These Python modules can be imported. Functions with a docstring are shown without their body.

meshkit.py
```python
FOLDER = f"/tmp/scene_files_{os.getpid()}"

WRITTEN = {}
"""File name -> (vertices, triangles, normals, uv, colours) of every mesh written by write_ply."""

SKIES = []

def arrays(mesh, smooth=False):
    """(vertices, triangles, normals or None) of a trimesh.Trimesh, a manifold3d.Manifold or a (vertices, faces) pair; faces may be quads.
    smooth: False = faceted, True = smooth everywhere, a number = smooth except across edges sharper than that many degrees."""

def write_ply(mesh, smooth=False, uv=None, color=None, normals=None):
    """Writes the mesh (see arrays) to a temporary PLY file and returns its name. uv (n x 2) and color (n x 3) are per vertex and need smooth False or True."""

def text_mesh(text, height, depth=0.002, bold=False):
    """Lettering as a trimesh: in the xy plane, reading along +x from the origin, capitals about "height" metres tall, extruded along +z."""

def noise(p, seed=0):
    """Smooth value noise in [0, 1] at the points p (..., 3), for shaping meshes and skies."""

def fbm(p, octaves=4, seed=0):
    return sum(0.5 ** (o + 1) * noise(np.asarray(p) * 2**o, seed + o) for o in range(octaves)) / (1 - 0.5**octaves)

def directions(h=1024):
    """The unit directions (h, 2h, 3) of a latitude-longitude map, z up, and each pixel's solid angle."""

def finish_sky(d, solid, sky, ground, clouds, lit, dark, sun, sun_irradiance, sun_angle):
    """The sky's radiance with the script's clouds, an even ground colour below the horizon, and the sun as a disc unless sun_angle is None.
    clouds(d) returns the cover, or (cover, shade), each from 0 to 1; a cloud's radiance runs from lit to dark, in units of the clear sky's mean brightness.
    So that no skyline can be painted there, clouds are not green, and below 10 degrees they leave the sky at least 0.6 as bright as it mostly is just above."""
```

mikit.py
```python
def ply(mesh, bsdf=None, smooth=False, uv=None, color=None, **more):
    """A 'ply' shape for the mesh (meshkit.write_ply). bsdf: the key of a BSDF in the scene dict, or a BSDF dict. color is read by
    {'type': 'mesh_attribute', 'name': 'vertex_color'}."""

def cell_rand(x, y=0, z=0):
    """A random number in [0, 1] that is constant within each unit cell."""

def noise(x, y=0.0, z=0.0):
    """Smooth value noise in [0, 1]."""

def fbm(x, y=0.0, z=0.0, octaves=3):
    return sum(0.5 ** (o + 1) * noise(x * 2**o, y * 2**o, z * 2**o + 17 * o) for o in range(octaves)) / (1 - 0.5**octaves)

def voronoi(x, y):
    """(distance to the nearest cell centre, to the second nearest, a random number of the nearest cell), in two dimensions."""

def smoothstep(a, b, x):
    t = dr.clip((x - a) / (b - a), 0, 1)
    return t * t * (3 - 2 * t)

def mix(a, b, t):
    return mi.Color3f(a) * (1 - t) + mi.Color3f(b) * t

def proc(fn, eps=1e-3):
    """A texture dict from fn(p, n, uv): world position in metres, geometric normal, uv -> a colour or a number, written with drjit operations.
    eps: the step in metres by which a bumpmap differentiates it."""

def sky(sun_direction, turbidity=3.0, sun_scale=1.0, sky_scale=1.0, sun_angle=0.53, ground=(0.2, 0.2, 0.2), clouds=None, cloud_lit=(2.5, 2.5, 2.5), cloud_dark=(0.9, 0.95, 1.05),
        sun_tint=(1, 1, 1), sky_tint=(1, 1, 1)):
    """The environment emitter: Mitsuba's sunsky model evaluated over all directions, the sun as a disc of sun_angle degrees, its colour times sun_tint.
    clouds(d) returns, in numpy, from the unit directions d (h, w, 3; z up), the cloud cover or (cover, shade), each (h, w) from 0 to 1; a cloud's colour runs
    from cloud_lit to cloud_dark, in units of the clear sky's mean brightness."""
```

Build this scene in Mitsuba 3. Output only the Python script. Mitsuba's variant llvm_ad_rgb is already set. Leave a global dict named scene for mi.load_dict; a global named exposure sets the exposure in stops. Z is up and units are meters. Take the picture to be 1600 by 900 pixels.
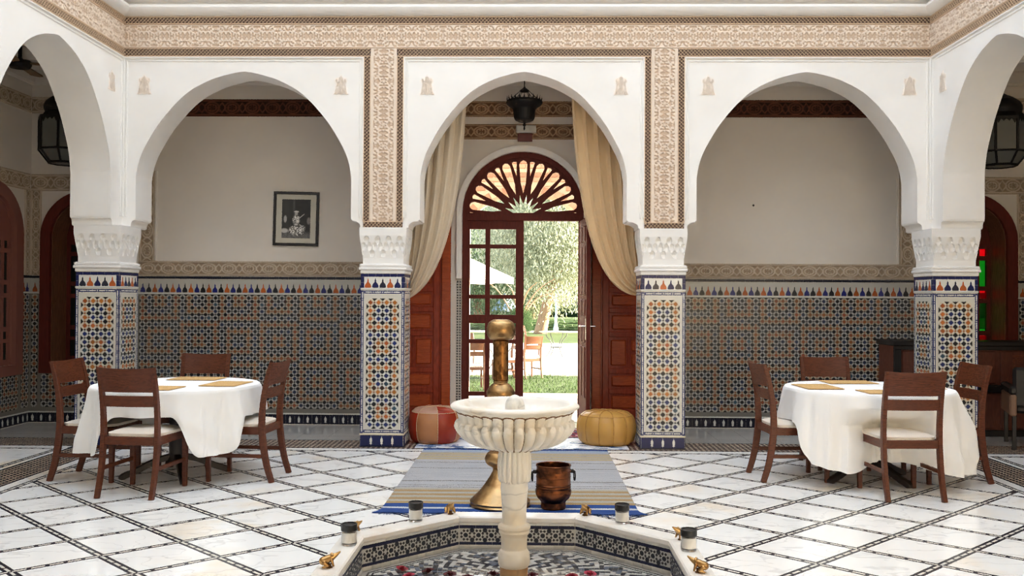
import math, random
import numpy as np
import mitsuba as mi
import drjit as dr
import manifold3d as m3
import trimesh
from shapely.geometry import Polygon, box as sbox, LineString, Point
from shapely.ops import unary_union
from shapely import affinity
import mikit, meshkit
from mikit import ply, proc, noise, fbm, voronoi, cell_rand, smoothstep, mix

T = mi.ScalarTransform4f
PI = math.pi
scene, labels = {"type": "scene"}, {}

# ------------------------------------------------------------------ camera, sky, exposure
CAM = np.array([0.07, 0.0, 1.40])
CR = np.array([0.99979225, 0.0195665, 0.00571105])
CU = np.array([-0.00548032, -0.01182533, 0.99991506])
CF = np.array([-0.01963237, 0.99973862, 0.01171564])
scene["camera"] = {"type": "perspective", "fov": 2 * math.degrees(math.atan(800 / 1440.0)), "fov_axis": "x", "near_clip": 0.05, "far_clip": 400.0,
                   "to_world": T().look_at(origin=CAM.tolist(), target=(CAM + CF).tolist(), up=CU.tolist())}
SUN_AZ, SUN_EL = math.radians(80), math.radians(17)
SUN = [math.sin(SUN_AZ) * math.cos(SUN_EL), math.cos(SUN_AZ) * math.cos(SUN_EL), math.sin(SUN_EL)]


def clouds(d):
    n = meshkit.fbm(d * 2.3 + 7.1, 4, 5)
    cover = np.clip((n - 0.30) * 3.0, 0, 1) * 0.9
    return cover, np.clip((n - 0.5) * 1.5, 0, 0.6)


scene["sky"] = mikit.sky(SUN, turbidity=4.0, sun_scale=2.0, sky_scale=1.0, clouds=clouds, cloud_lit=(2.25, 2.2, 2.15), cloud_dark=(1.2, 1.2, 1.2), sky_tint=(1.0, 0.99, 0.995), sun_tint=(0.88, 1.0, 1.2))
exposure = 5.05


# ------------------------------------------------------------------ helpers
def srgb(r, g, b):
    return [((c / 255.0) / 12.92 if c <= 10 else ((c / 255.0 + 0.055) / 1.055) ** 2.4) for c in (r, g, b)]


def numbered(key):
    """KEY itself or, when it is taken, with the next three-digit number."""
    if key not in TAKEN:
        TAKEN.add(key)
        return key
    n = 1
    while f"{key}_{n:03d}" in TAKEN:
        n += 1
    key = f"{key}_{n:03d}"
    TAKEN.add(key)
    return key


TAKEN = set()


def thing(name, label, cat, group=None):
    key = numbered(name)
    labels[key] = {"label": label, "category": cat}
    if group:
        labels[key]["group"] = group
    return key


def part(parent, name, shape, at=None, label=None, kind=None):
    key = numbered(parent + "__" + name)
    scene[key] = {**shape, "to_world": at} if at is not None else dict(shape)
    if label or kind:
        labels[key] = {}
        if label:
            labels[key]["label"] = label
        if kind:
            labels[key]["kind"] = kind
    return key


def whole(name, shape, label, cat, group=None, at=None, kind=None):
    key = thing(name, label, cat, group)
    scene[key] = {**shape, "to_world": at} if at is not None else dict(shape)
    if kind:
        labels[key]["kind"] = kind
    return key


def structure(name, label, cat, shape=None):
    key = numbered(name)
    labels[key] = {"label": label, "category": cat, "kind": "structure"}
    if shape is not None:
        scene[key] = dict(shape)
    return key


class M:
    """Collects vertices, triangles and, if wanted, vertex colours."""

    def __init__(self):
        self.v, self.f, self.c, self.n = [], [], [], 0

    def add(self, v, f, col=None):
        v, f = np.asarray(v, float).reshape(-1, 3), np.asarray(f, int)
        if f.shape[1] == 4:
            f = np.vstack([f[:, [0, 1, 2]], f[:, [0, 2, 3]]])
        self.v.append(v)
        self.f.append(f + self.n)
        if col is not None:
            col = np.asarray(col, float)
            self.c.append(np.broadcast_to(col, (len(v), 3)) if col.ndim == 1 else col)
        self.n += len(v)
        return self

    def mesh(self):
        return np.vstack(self.v), np.vstack(self.f)

    def ply(self, bsdf, smooth=False):
        if self.c:
            return ply(self.mesh(), bsdf, smooth, color=np.vstack(self.c))
        return ply(self.mesh(), bsdf, smooth)


def man(mesh):
    m = mesh.to_mesh()
    return np.array(m.vert_properties[:, :3], float), np.array(m.tri_verts, int)


def frame(v, f, o=(0, 0, 0), U=(1, 0, 0), V=(0, 1, 0), W=(0, 0, 1)):
    """Local (u, v, w) to world; triangles keep facing outwards."""
    A = np.array([U, V, W], float)
    v = np.asarray(v) @ A + np.asarray(o, float)
    return (v, f[:, ::-1]) if np.linalg.det(A) < 0 else (v, f)


XZ = dict(U=(1, 0, 0), V=(0, 0, 1), W=(0, 1, 0))   # polygon in x, z; thickness along y
YZ = dict(U=(0, 1, 0), V=(0, 0, 1), W=(1, 0, 0))


def extrude(poly, h):
    rings = []
    for g in getattr(poly, "geoms", [poly]):
        if g.is_empty or g.geom_type != "Polygon":
            continue
        rings += [np.array(g.exterior.coords)[:-1]] + [np.array(i.coords)[:-1] for i in g.interiors]
    return man(m3.CrossSection(rings, m3.FillRule.EvenOdd).extrude(h))


def cbox(x0, x1, y0, y1, z0, z1, c=0.0):
    """A box with chamfered edges."""
    if c <= 0:
        v = np.array([[x, y, z] for x in (x0, x1) for y in (y0, y1) for z in (z0, z1)], float)
        f = np.array([[0, 1, 3, 2], [4, 6, 7, 5], [0, 4, 5, 1], [2, 3, 7, 6], [0, 2, 6, 4], [1, 5, 7, 3]])
        return v, np.vstack([f[:, [0, 1, 2]], f[:, [0, 2, 3]]])
    p = []
    for x, sx in ((x0, 1), (x1, -1)):
        for y, sy in ((y0, 1), (y1, -1)):
            for z, sz in ((z0, 1), (z1, -1)):
                p += [[x, y + sy * c, z + sz * c], [x + sx * c, y, z + sz * c], [x + sx * c, y + sy * c, z]]
    return man(m3.Manifold.hull_points(np.array(p)))


def hull(pts):
    return man(m3.Manifold.hull_points(np.array(pts, float)))


def lathe(prof, n=48, fn=None):
    """Profile of (r, z) from bottom to top turned about z; fn(theta, k, r) may change the radius."""
    prof = np.array(prof, float)
    th = np.arange(n) * 2 * PI / n
    r = np.repeat(prof[:, :1], n, 1)
    if fn is not None:
        r = np.stack([fn(th, k, prof[k, 0], prof[k, 1]) for k in range(len(prof))])
    v = np.stack([r * np.cos(th), r * np.sin(th), np.repeat(prof[:, 1:2], n, 1)], -1).reshape(-1, 3)
    f = []
    i = np.arange(n)
    j = (i + 1) % n
    for k in range(len(prof) - 1):
        f.append(np.stack([k * n + i, k * n + j, (k + 1) * n + j, (k + 1) * n + i], 1))
    f = np.vstack(f)
    f = np.vstack([f[:, [0, 1, 2]], f[:, [0, 2, 3]]])
    b, t = len(v), len(v) + 1
    v = np.vstack([v, [[0, 0, prof[0, 1]], [0, 0, prof[-1, 1]]]])
    L = (len(prof) - 1) * n
    f = np.vstack([f, np.stack([j, i, i * 0 + b], 1), np.stack([L + i, L + j, i * 0 + t], 1)])
    return v, f


def smooth_prof(pts, n=6):
    """A Catmull-Rom curve through the profile points."""
    p = np.array(pts, float)
    q = np.vstack([2 * p[0] - p[1], p, 2 * p[-1] - p[-2]])
    out = []
    for k in range(1, len(q) - 2):
        for t in np.arange(n) / n:
            a, b, c, d = q[k - 1], q[k], q[k + 1], q[k + 2]
            out.append(0.5 * (2 * b + (c - a) * t + (2 * a - 5 * b + 4 * c - d) * t * t + (3 * b - a - 3 * c + d) * t ** 3))
    out.append(p[-1])
    out = np.array(out)
    out[:, 0] = np.maximum(out[:, 0], 0.001) if out.shape[1] == 2 else out[:, 0]
    return out


def tube(path, r, n=8, closed=False):
    """A round bar along the path; r a number or one per point."""
    p = np.array(path, float)
    r = np.broadcast_to(np.asarray(r, float), (len(p),))
    d = np.gradient(p, axis=0) if not closed else np.roll(p, -1, 0) - np.roll(p, 1, 0)
    d /= np.linalg.norm(d, axis=1, keepdims=True)
    a = np.array([0, 0, 1.0]) if abs(d[0, 2]) < 0.9 else np.array([1.0, 0, 0])
    rings = []
    for k in range(len(p)):
        u = np.cross(a, d[k])
        u /= np.linalg.norm(u)
        a = np.cross(d[k], u)
        th = np.arange(n) * 2 * PI / n
        rings.append(p[k] + r[k] * (np.cos(th)[:, None] * u + np.sin(th)[:, None] * a))
    v = np.vstack(rings)
    i = np.arange(n)
    j = (i + 1) % n
    f = []
    for k in range(len(p) - (0 if closed else 1)):
        k2 = (k + 1) % len(p)
        f.append(np.stack([k * n + i, k * n + j, k2 * n + j, k2 * n + i], 1))
    f = np.vstack(f)
    f = np.vstack([f[:, [0, 1, 2]], f[:, [0, 2, 3]]])
    if not closed:
        v = np.vstack([v, p[0], p[-1]])
        L = (len(p) - 1) * n
        f = np.vstack([f, np.stack([j, i, i * 0 + len(v) - 2], 1), np.stack([L + i, L + j, i * 0 + len(v) - 1], 1)])
    return v, f


def bar(path, w, d):
    """A bar of rectangular section (w along x, d across) along a path in the y-z plane."""
    p = np.array(path, float)
    w, d = np.broadcast_to(w, (len(p),)), np.broadcast_to(d, (len(p),))
    t = np.gradient(p, axis=0)
    t /= np.linalg.norm(t, axis=1, keepdims=True)
    nrm = np.stack([0 * t[:, 0], -t[:, 2], t[:, 1]], 1)
    c = 0.2
    sec = [(-1, -1 + c), (-1 + c, -1), (1 - c, -1), (1, -1 + c), (1, 1 - c), (1 - c, 1), (-1 + c, 1), (-1, 1 - c)]
    v = np.stack([p + np.array([1, 0, 0]) * (w * a / 2)[:, None] + nrm * (d * b / 2)[:, None] for a, b in sec], 1).reshape(-1, 3)
    n = len(sec)
    i = np.arange(n)
    j = (i + 1) % n
    f = np.vstack([np.stack([k * n + i, k * n + j, (k + 1) * n + j, (k + 1) * n + i], 1) for k in range(len(p) - 1)])
    f = np.vstack([f[:, [0, 1, 2]], f[:, [0, 2, 3]]])
    L = (len(p) - 1) * n
    cap = np.array([[0, k + 1, k] for k in range(1, n - 1)])
    return v, np.vstack([f, cap, cap[:, ::-1] + L])


def grid(P):
    """Triangles of an (a, b, 3) grid of points."""
    a, b = P.shape[:2]
    k = np.arange(a * b).reshape(a, b)
    q = np.stack([k[:-1, :-1], k[1:, :-1], k[1:, 1:], k[:-1, 1:]], -1).reshape(-1, 4)
    return P.reshape(-1, 3), np.vstack([q[:, [0, 1, 2]], q[:, [0, 2, 3]]])


def frusta(P, h, ins=0.12, drop=0.0):
    """Many convex tiles (N, k, 2) at once: local (u, v, w), the top inset and h high."""
    P = np.asarray(P, float)
    N, k = P.shape[:2]
    c = P.mean(1, keepdims=True)
    top = c + (P - c) * (1 - ins)
    v = np.concatenate([np.concatenate([P, np.full((N, k, 1), -drop)], 2), np.concatenate([top, np.full((N, k, 1), h)], 2)], 1)
    i = np.arange(k)
    j = (i + 1) % k
    f = np.vstack([np.stack([i, j, j + k], 1), np.stack([i, j + k, i + k], 1), np.array([[k, k + a, k + a + 1] for a in range(1, k - 1)])])
    F = (f[None] + (np.arange(N) * 2 * k)[:, None, None]).reshape(-1, 3)
    return v.reshape(-1, 3), F


def spread(v, per, cols):
    return np.repeat(np.asarray(cols, float), per, 0)


# ------------------------------------------------------------------ materials
def principled(col, rough=0.5, **kw):
    base = col if isinstance(col, dict) else {"type": "rgb", "value": list(col)}
    return {"type": "twosided", "bsdf": {"type": "principled", "base_color": base, "roughness": rough, **kw}}


def mat(key, d):
    scene["mat_" + key] = d
    return "mat_" + key


def bumped(d, fn, scale, eps=1e-3):
    inner = d["bsdf"]
    return {"type": "twosided", "bsdf": {"type": "bumpmap", "arbitrary": proc(fn, eps), "scale": scale, "nested": inner}}


def vcol(rough=0.4, spec=0.5, **kw):
    return {"type": "twosided", "bsdf": {"type": "principled", "base_color": {"type": "mesh_attribute", "name": "vertex_color"}, "roughness": rough, "specular": spec, **kw}}


WHITE = srgb(236, 231, 224)


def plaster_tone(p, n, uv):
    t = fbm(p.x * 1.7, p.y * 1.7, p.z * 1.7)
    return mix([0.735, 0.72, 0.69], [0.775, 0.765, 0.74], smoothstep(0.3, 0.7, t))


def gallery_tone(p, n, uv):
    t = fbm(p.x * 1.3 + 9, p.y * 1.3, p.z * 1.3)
    return mix([0.62, 0.58, 0.525], [0.66, 0.62, 0.565], smoothstep(0.3, 0.7, t))  # cream, set darker than the court plaster; part of the gallery shade is painted in


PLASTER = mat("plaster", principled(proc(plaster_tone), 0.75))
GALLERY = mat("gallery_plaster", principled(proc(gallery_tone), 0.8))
CARVED = mat("carved_plaster", vcol(0.8, 0.3))
PLAINWHITE = mat("plain_white", principled([0.745, 0.735, 0.71], 0.7))
TILE = mat("zellige", vcol(0.26, 0.4))
GROUT = mat("grout", principled([0.50, 0.47, 0.41], 0.8))
BLUETILE = mat("blue_tile", principled([0.008, 0.012, 0.070], 0.22, specular=0.35))
BLACKTILE = mat("black_tile", principled([0.012, 0.014, 0.03], 0.2))
WHITETILE = mat("white_tile", principled([0.66, 0.65, 0.60], 0.25))
ORANGETILE = mat("orange_tile", principled([0.40, 0.085, 0.02], 0.22))
LATTICE_BASE = mat("lattice_brown", principled([0.045, 0.015, 0.007], 0.8))
LATTICE_BAR = mat("lattice_cream", principled([0.56, 0.41, 0.28], 0.7))
CEILING = mat("ceiling_plaster", principled([0.64, 0.605, 0.555], 0.85))  # toned down like the gallery plaster, some shade in the colour


def marble_tone(p, n, uv):
    """White marble slabs; each slab of the diagonal floor has its own cast and veins."""
    a, b = (p.x + 1.6) / 0.3208, (p.y - 5.2502) / 0.3042
    i, j = dr.floor((a + b) * 0.5 + 0.5), dr.floor((a - b) * 0.5 + 0.5)
    r, r2 = cell_rand(i, j, 3), cell_rand(i, j, 8)
    warp = fbm(p.x * 3 + r * 31, p.y * 3 + r2 * 17, 0.0, 4)
    vein = smoothstep(0.035, 0.0, dr.abs(fbm(p.x * 4 + warp * 2.5 + r * 9, p.y * 7 + r2 * 13, 0.0, 3) - 0.5))
    base = mix([0.74, 0.75, 0.735], [0.80, 0.795, 0.765], r)
    base = mix(base, [0.74, 0.64, 0.49], smoothstep(0.45, 0.8, warp) * smoothstep(0.55, 0.95, r2) * 0.8)
    return base * (1 - 0.16 * vein)


MARBLE = mat("floor_marble", principled(proc(marble_tone), 0.16, specular=0.5))
JOINT = mat("floor_black", principled([0.018, 0.019, 0.026], 0.2))
DASH = mat("floor_white_dash", principled([0.62, 0.60, 0.55], 0.2))


def grey_tone(p, n, uv):
    t = fbm(p.x * 2.1, p.y * 5.0, 0.0, 4)
    s = dr.minimum(dr.abs(p.x / 0.30 - dr.floor(p.x / 0.30) - 0.5), dr.abs(p.y / 0.6 - dr.floor(p.y / 0.6) - 0.5))
    return mix([0.30, 0.30, 0.29], [0.40, 0.395, 0.375], t) * dr.select(s < 0.01, 0.7, 1.0)


GALLERY_FLOOR = mat("gallery_floor", principled(proc(grey_tone), 0.12, specular=0.5))


def wood_fn(dark, light, sx, sy, sz):
    def fn(p, n, uv):
        w = fbm(p.x * sx, p.y * sy, p.z * sz, 4)
        ring = dr.abs(w * 7 - dr.floor(w * 7) - 0.5) * 2
        fine = noise(p.x * sx * 9, p.y * sy * 9, p.z * sz * 9)
        return mix(dark, light, 0.55 * ring + 0.45 * fine)
    return fn


CHAIRWOOD = mat("chair_wood", principled(proc(wood_fn([0.056, 0.014, 0.006], [0.115, 0.030, 0.011], 6, 6, 22)), 0.36, specular=0.35))
DARKWOOD = mat("dark_wood", principled([0.016, 0.010, 0.008], 0.4))
REDWOOD = mat("red_wood", principled(proc(wood_fn([0.165, 0.015, 0.004], [0.26, 0.029, 0.007], 14, 14, 2.0)), 0.38))
REDWOOD_PANEL = mat("red_wood_panel", principled(proc(wood_fn([0.23, 0.029, 0.006], [0.35, 0.060, 0.012], 3.0, 14, 14)), 0.38))
FRAMEWOOD = mat("frame_wood", principled(proc(wood_fn([0.075, 0.010, 0.006], [0.11, 0.016, 0.009], 14, 14, 2.0)), 0.6, specular=0.25))
BROWNWOOD = mat("brown_wood", principled(proc(wood_fn([0.10, 0.042, 0.018], [0.16, 0.07, 0.03], 14, 14, 2.0)), 0.45))
UPHOLSTERY = mat("cream_upholstery", principled([0.66, 0.60, 0.52], 0.7))
LINEN = mat("white_linen", principled([0.78, 0.78, 0.765], 0.85, sheen=0.3))
BLACKMETAL = mat("black_metal", principled([0.012, 0.011, 0.011], 0.45, metallic=0.6))
GLASS = mat("pane_glass", {"type": "thindielectric", "int_ior": 1.5})
CLEAR = mat("clear_glass", {"type": "dielectric", "int_ior": 1.5})
# ------------------------------------------------------------------ dimensions
W, D0, D1 = 3.823, 8.70, 9.07          # half width of the court; inner and outer face of the arcade
S0 = 1.10                              # inner face of the arcade the camera stands under
BACK, GX = 10.12, 5.48                 # gallery walls
SPRING, CAPTOP, APEX, TOP = 2.13, 2.06, 3.55, 8.2
PX, PH = 1.3165, 0.2035                # pillar centres and half width
ARCH = np.array([(0, 0.965), (0.11, 0.947), (0.324, 0.882), (0.547, 0.753), (0.765, 0.518), (0.906, 0.294), (0.97, 0.147), (1.0, 0.0)])


def arch_hole(c, a, foot_l, foot_r, z0=-1.0):
    """The opening of one pointed arch, with the stepped corbels that carry it down to the pillars at foot_l and foot_r."""
    s = smooth_prof(ARCH, 6)
    zs = APEX - a * 0.965 * 1.435 / (0.965 * 1.0) if False else 2.55
    k = (APEX - zs) / 0.965
    right = [(c + a * x, zs + k * z) for x, z in s]
    left = [(c - a * x, zs + k * z) for x, z in s[1:]]

    def corbel(jamb, foot, sg):
        d = abs(foot - jamb)
        pts = [(jamb, SPRING + 0.012), (jamb + sg * 0.10 * d, SPRING + 0.012), (jamb + sg * 0.10 * d, SPRING)]
        for t in np.linspace(0, 1, 7):
            pts.append((jamb + sg * d * (0.18 + 0.62 * math.sin(t * PI / 2)), SPRING - 0.05 * (1 - math.cos(t * PI / 2))))
        pts += [(jamb + sg * 0.80 * d, CAPTOP + 0.008), (foot, CAPTOP + 0.008), (foot, z0)]
        return pts
    rp = right + corbel(c + a, foot_r, 1)
    lp = left + corbel(c - a, foot_l, -1)
    return Polygon(rp + lp[::-1]).buffer(0)


def arcade(x0, x1, arches, piers=()):
    w = sbox(x0, CAPTOP, x1, TOP)
    for a in arches:
        w = w.difference(arch_hole(*a))
    for a, b in piers:
        w = w.union(sbox(a, 0.0, b, CAPTOP + 0.05))
    return w


FAC_ARCHES = [(-2.663, 1.03, -3.75, -PX - PH), (0.0, 0.977, -PX + PH, PX - PH), (2.663, 1.03, PX + PH, 3.75)]
SIDE_ARCHES = [(7.49, 0.965, 6.48, 8.50), (4.90, 0.977, 3.80, 6.07), (2.31, 0.965, 1.30, 3.39)]

wall_facade = structure("wall_facade", "white arcade wall of three pointed arches facing the camera", "wall")
v, f = frame(*extrude(arcade(-W, W, FAC_ARCHES), D1 - D0), o=(0, D0, 0), **XZ)
part(wall_facade, "plaster_face", ply((v, f), PLASTER, 20))
wall_left = structure("wall_left", "white arcade wall with the pointed arch at the photo's left edge", "wall")
poly = arcade(0.73, D1, SIDE_ARCHES, [(6.07, 6.48), (3.39, 3.80), (0.73, 1.30)])
v, f = frame(*extrude(poly, 0.377), o=(-W - 0.377, 0, 0), **YZ)
part(wall_left, "plaster_face", ply((v, f), PLASTER, 20))
wall_right = structure("wall_right", "white arcade wall with the pointed arch at the photo's right edge", "wall")
part(wall_right, "plaster_face", ply((v * [-1, 1, 1], f[:, ::-1]), PLASTER, 20))
part(wall_right, "upper_storey", ply(cbox(W, W + 0.377, 0.73, D1, TOP, 10.6), PLASTER))  # added above the view only to keep the sun out of the court
wall_behind = structure("wall_behind", "white arcade wall that the camera looks out from under", "wall")
poly = arcade(-W, W, FAC_ARCHES, [(-PX - PH, -PX + PH), (PX - PH, PX + PH)])
v, f = frame(*extrude(poly, 0.37), o=(0, S0 - 0.37, 0), **XZ)
part(wall_behind, "plaster_face", ply((v, f), PLASTER, 20))

# ------------------------------------------------------------------ carved bands
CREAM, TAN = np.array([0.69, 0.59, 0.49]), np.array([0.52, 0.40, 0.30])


def arabesque(a, b, pa, pb):
    """Carved interlace: 1 raised, 0 cut back. a runs along the band, b across it, pa and pb the repeats."""
    x = np.abs((a / pa) % 1.0 - 0.5) * 2
    y = np.abs((b / pb) % 1.0 - 0.5) * 2
    r = np.hypot(x, y)
    t = np.arctan2(y, x)
    f1 = np.sin(10.3 * x + 2.2 * np.sin(7.0 * y)) * np.sin(10.3 * y + 2.2 * np.sin(7.0 * x))
    f2 = np.cos(8 * t + 11 * r) * 0.8
    f3 = np.cos(20 * r)
    s = f1 * 0.9 + f2 * np.exp(-r * 1.4) + 0.45 * f3
    return 1 / (1 + np.exp(-s * 7))


def relief(La, Lb, pa, pb, step, depth, hi=CREAM, lo=TAN, fn=arabesque, edge=0.012):
    """A carved slab in local (u along, v across, w out) with its own thickness; the ground of the carving is tinted."""
    na, nb = max(3, int(La / step)), max(3, int(Lb / step))
    a, b = np.meshgrid(np.linspace(0, La, na), np.linspace(0, Lb, nb), indexing="ij")
    h = fn(a, b, pa, pb)
    rim = np.minimum(b, Lb - b) < edge
    h = np.where(rim, 1.0, h)
    w = (h - 1) * depth
    w[:, 0] = w[:, -1] = w[0] = w[-1] = -depth * 1.6
    v, f = grid(np.stack([a, b, w], -1))
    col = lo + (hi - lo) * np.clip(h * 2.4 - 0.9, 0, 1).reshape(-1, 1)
    return v, f, col


def carved(parent, name, La, Lb, pa, pb, o, U, V, Wd, step=0.0048, depth=0.012, **kw):
    v, f, c = relief(La, Lb, pa, pb, step, depth, **kw)
    v, f = frame(v, f, o, U, V, Wd)
    return part(parent, name, ply((v, f), CARVED, False, color=c), kind="stuff")


def lattice(parent, La, Lb, o, U, V, Wd, pitch=0.034, w=0.0038):
    """A brown band under a woven lattice of cream bars."""
    m, b = M(), M()
    v, f = cbox(0, La, 0, Lb, -0.012, 0.0)
    part(parent, "lattice_ground", ply(frame(v, f, o, U, V, Wd), LATTICE_BASE))
    quads = []
    n = int(La / pitch) + 1
    for k in range(-int(Lb / pitch) - 1, n + 1):
        for sg in (1, -1):
            x0 = k * pitch if sg > 0 else k * pitch + Lb
            x1 = x0 + sg * Lb
            (ua, va), (ub, vb) = (x0, 0.0), (x1, Lb)
            lo, hi = 0.0, 1.0
            for edge_, s2 in ((0.0, 1), (La, -1)):
                da, db = (ua - edge_) * s2, (ub - edge_) * s2
                if da < 0 and db < 0:
                    lo, hi = 1, 0
                elif da < 0:
                    lo = max(lo, -da / (db - da))
                elif db < 0:
                    hi = min(hi, da / (da - db))
            if hi - lo < 0.05:
                continue
            p, q = np.array([ua + lo * (ub - ua), lo * Lb]), np.array([ua + hi * (ub - ua), hi * Lb])
            t = (q - p) / np.linalg.norm(q - p) * 1.0
            nn = np.array([-t[1], t[0]]) * w / 2
            quads.append([p - nn, q - nn, q + nn, p + nn])
    v, f = frusta(np.array(quads), 0.006, 0.05)
    m.add(*frame(v, f, o, U, V, Wd))
    for b0 in (0.0, Lb):
        v, f = cbox(0, La, b0 - 0.0035, b0 + 0.0035, -0.012, 0.007)
        m.add(*frame(v, f, o, U, V, Wd))
    part(parent, "lattice_bars", m.ply(LATTICE_BAR), kind="stuff")


X_, Z_, NY = (1, 0, 0), (0, 0, 1), (0, -1, 0)
FY = D0 - 0.012
BI, BO = 1.142, 1.514                    # inner and outer edge of the upright bands
# facade: top lattice, carved frieze, lower lattice in three lengths, the upright bands
lattice(wall_facade, 2 * W, 0.067, (-W, FY, 4.000), X_, Z_, NY)
carved(wall_facade, "carved_frieze", 2 * W, 0.222, 0.197, 0.222, (-W, FY - 0.004, 3.772), X_, Z_, NY)
lattice(wall_facade, W - BO + 0.058, 0.074, (-W, FY, 3.692), X_, Z_, NY)
lattice(wall_facade, 2 * BI + 0.116, 0.074, (-BI - 0.058, FY, 3.692), X_, Z_, NY)
lattice(wall_facade, W - BO + 0.058, 0.074, (BO - 0.058, FY, 3.692), X_, Z_, NY)
for s in (-1, 1):
    xa = min(s * BI, s * BO)
    lattice(wall_facade, 1.570, 0.058, (xa + 0.058, FY, 2.122), Z_, (-1, 0, 0), NY)
    lattice(wall_facade, 1.570, 0.058, (xa + BO - BI, FY, 2.122), Z_, (-1, 0, 0), NY)
    lattice(wall_facade, BO - BI, 0.058, (xa, FY, 2.064), X_, Z_, NY)
    carved(wall_facade, "carved_band", 1.650, 0.256, 0.205, 0.256, (xa + 0.314, FY - 0.004, 2.122), Z_, (-1, 0, 0), NY, edge=0.03)
# side walls
for wl, s in ((wall_left, -1), (wall_right, 1)):
    o_ = lambda z, d=0.012: (s * (W - d), 1.1 if s > 0 else D0, z)
    U_ = (0, 1, 0) if s > 0 else (0, -1, 0)
    L_ = D0 - 1.1
    lattice(wl, L_, 0.067, o_(4.0), U_, Z_, (-s, 0, 0))
    lattice(wl, L_, 0.074, o_(3.692), U_, Z_, (-s, 0, 0))
    carved(wl, "carved_frieze", 4.2, 0.222, 0.197, 0.222, (s * (W - 0.016), D0 - 4.2 if s > 0 else D0, 3.772), U_, Z_, (-s, 0, 0))
    v, f = cbox(min(s * (W - 0.010), s * W), max(s * (W - 0.010), s * W), 1.1, D0 - 4.2, 3.772, 3.994)
    part(wl, "plain_frieze", ply((v, f), LATTICE_BAR))

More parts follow.
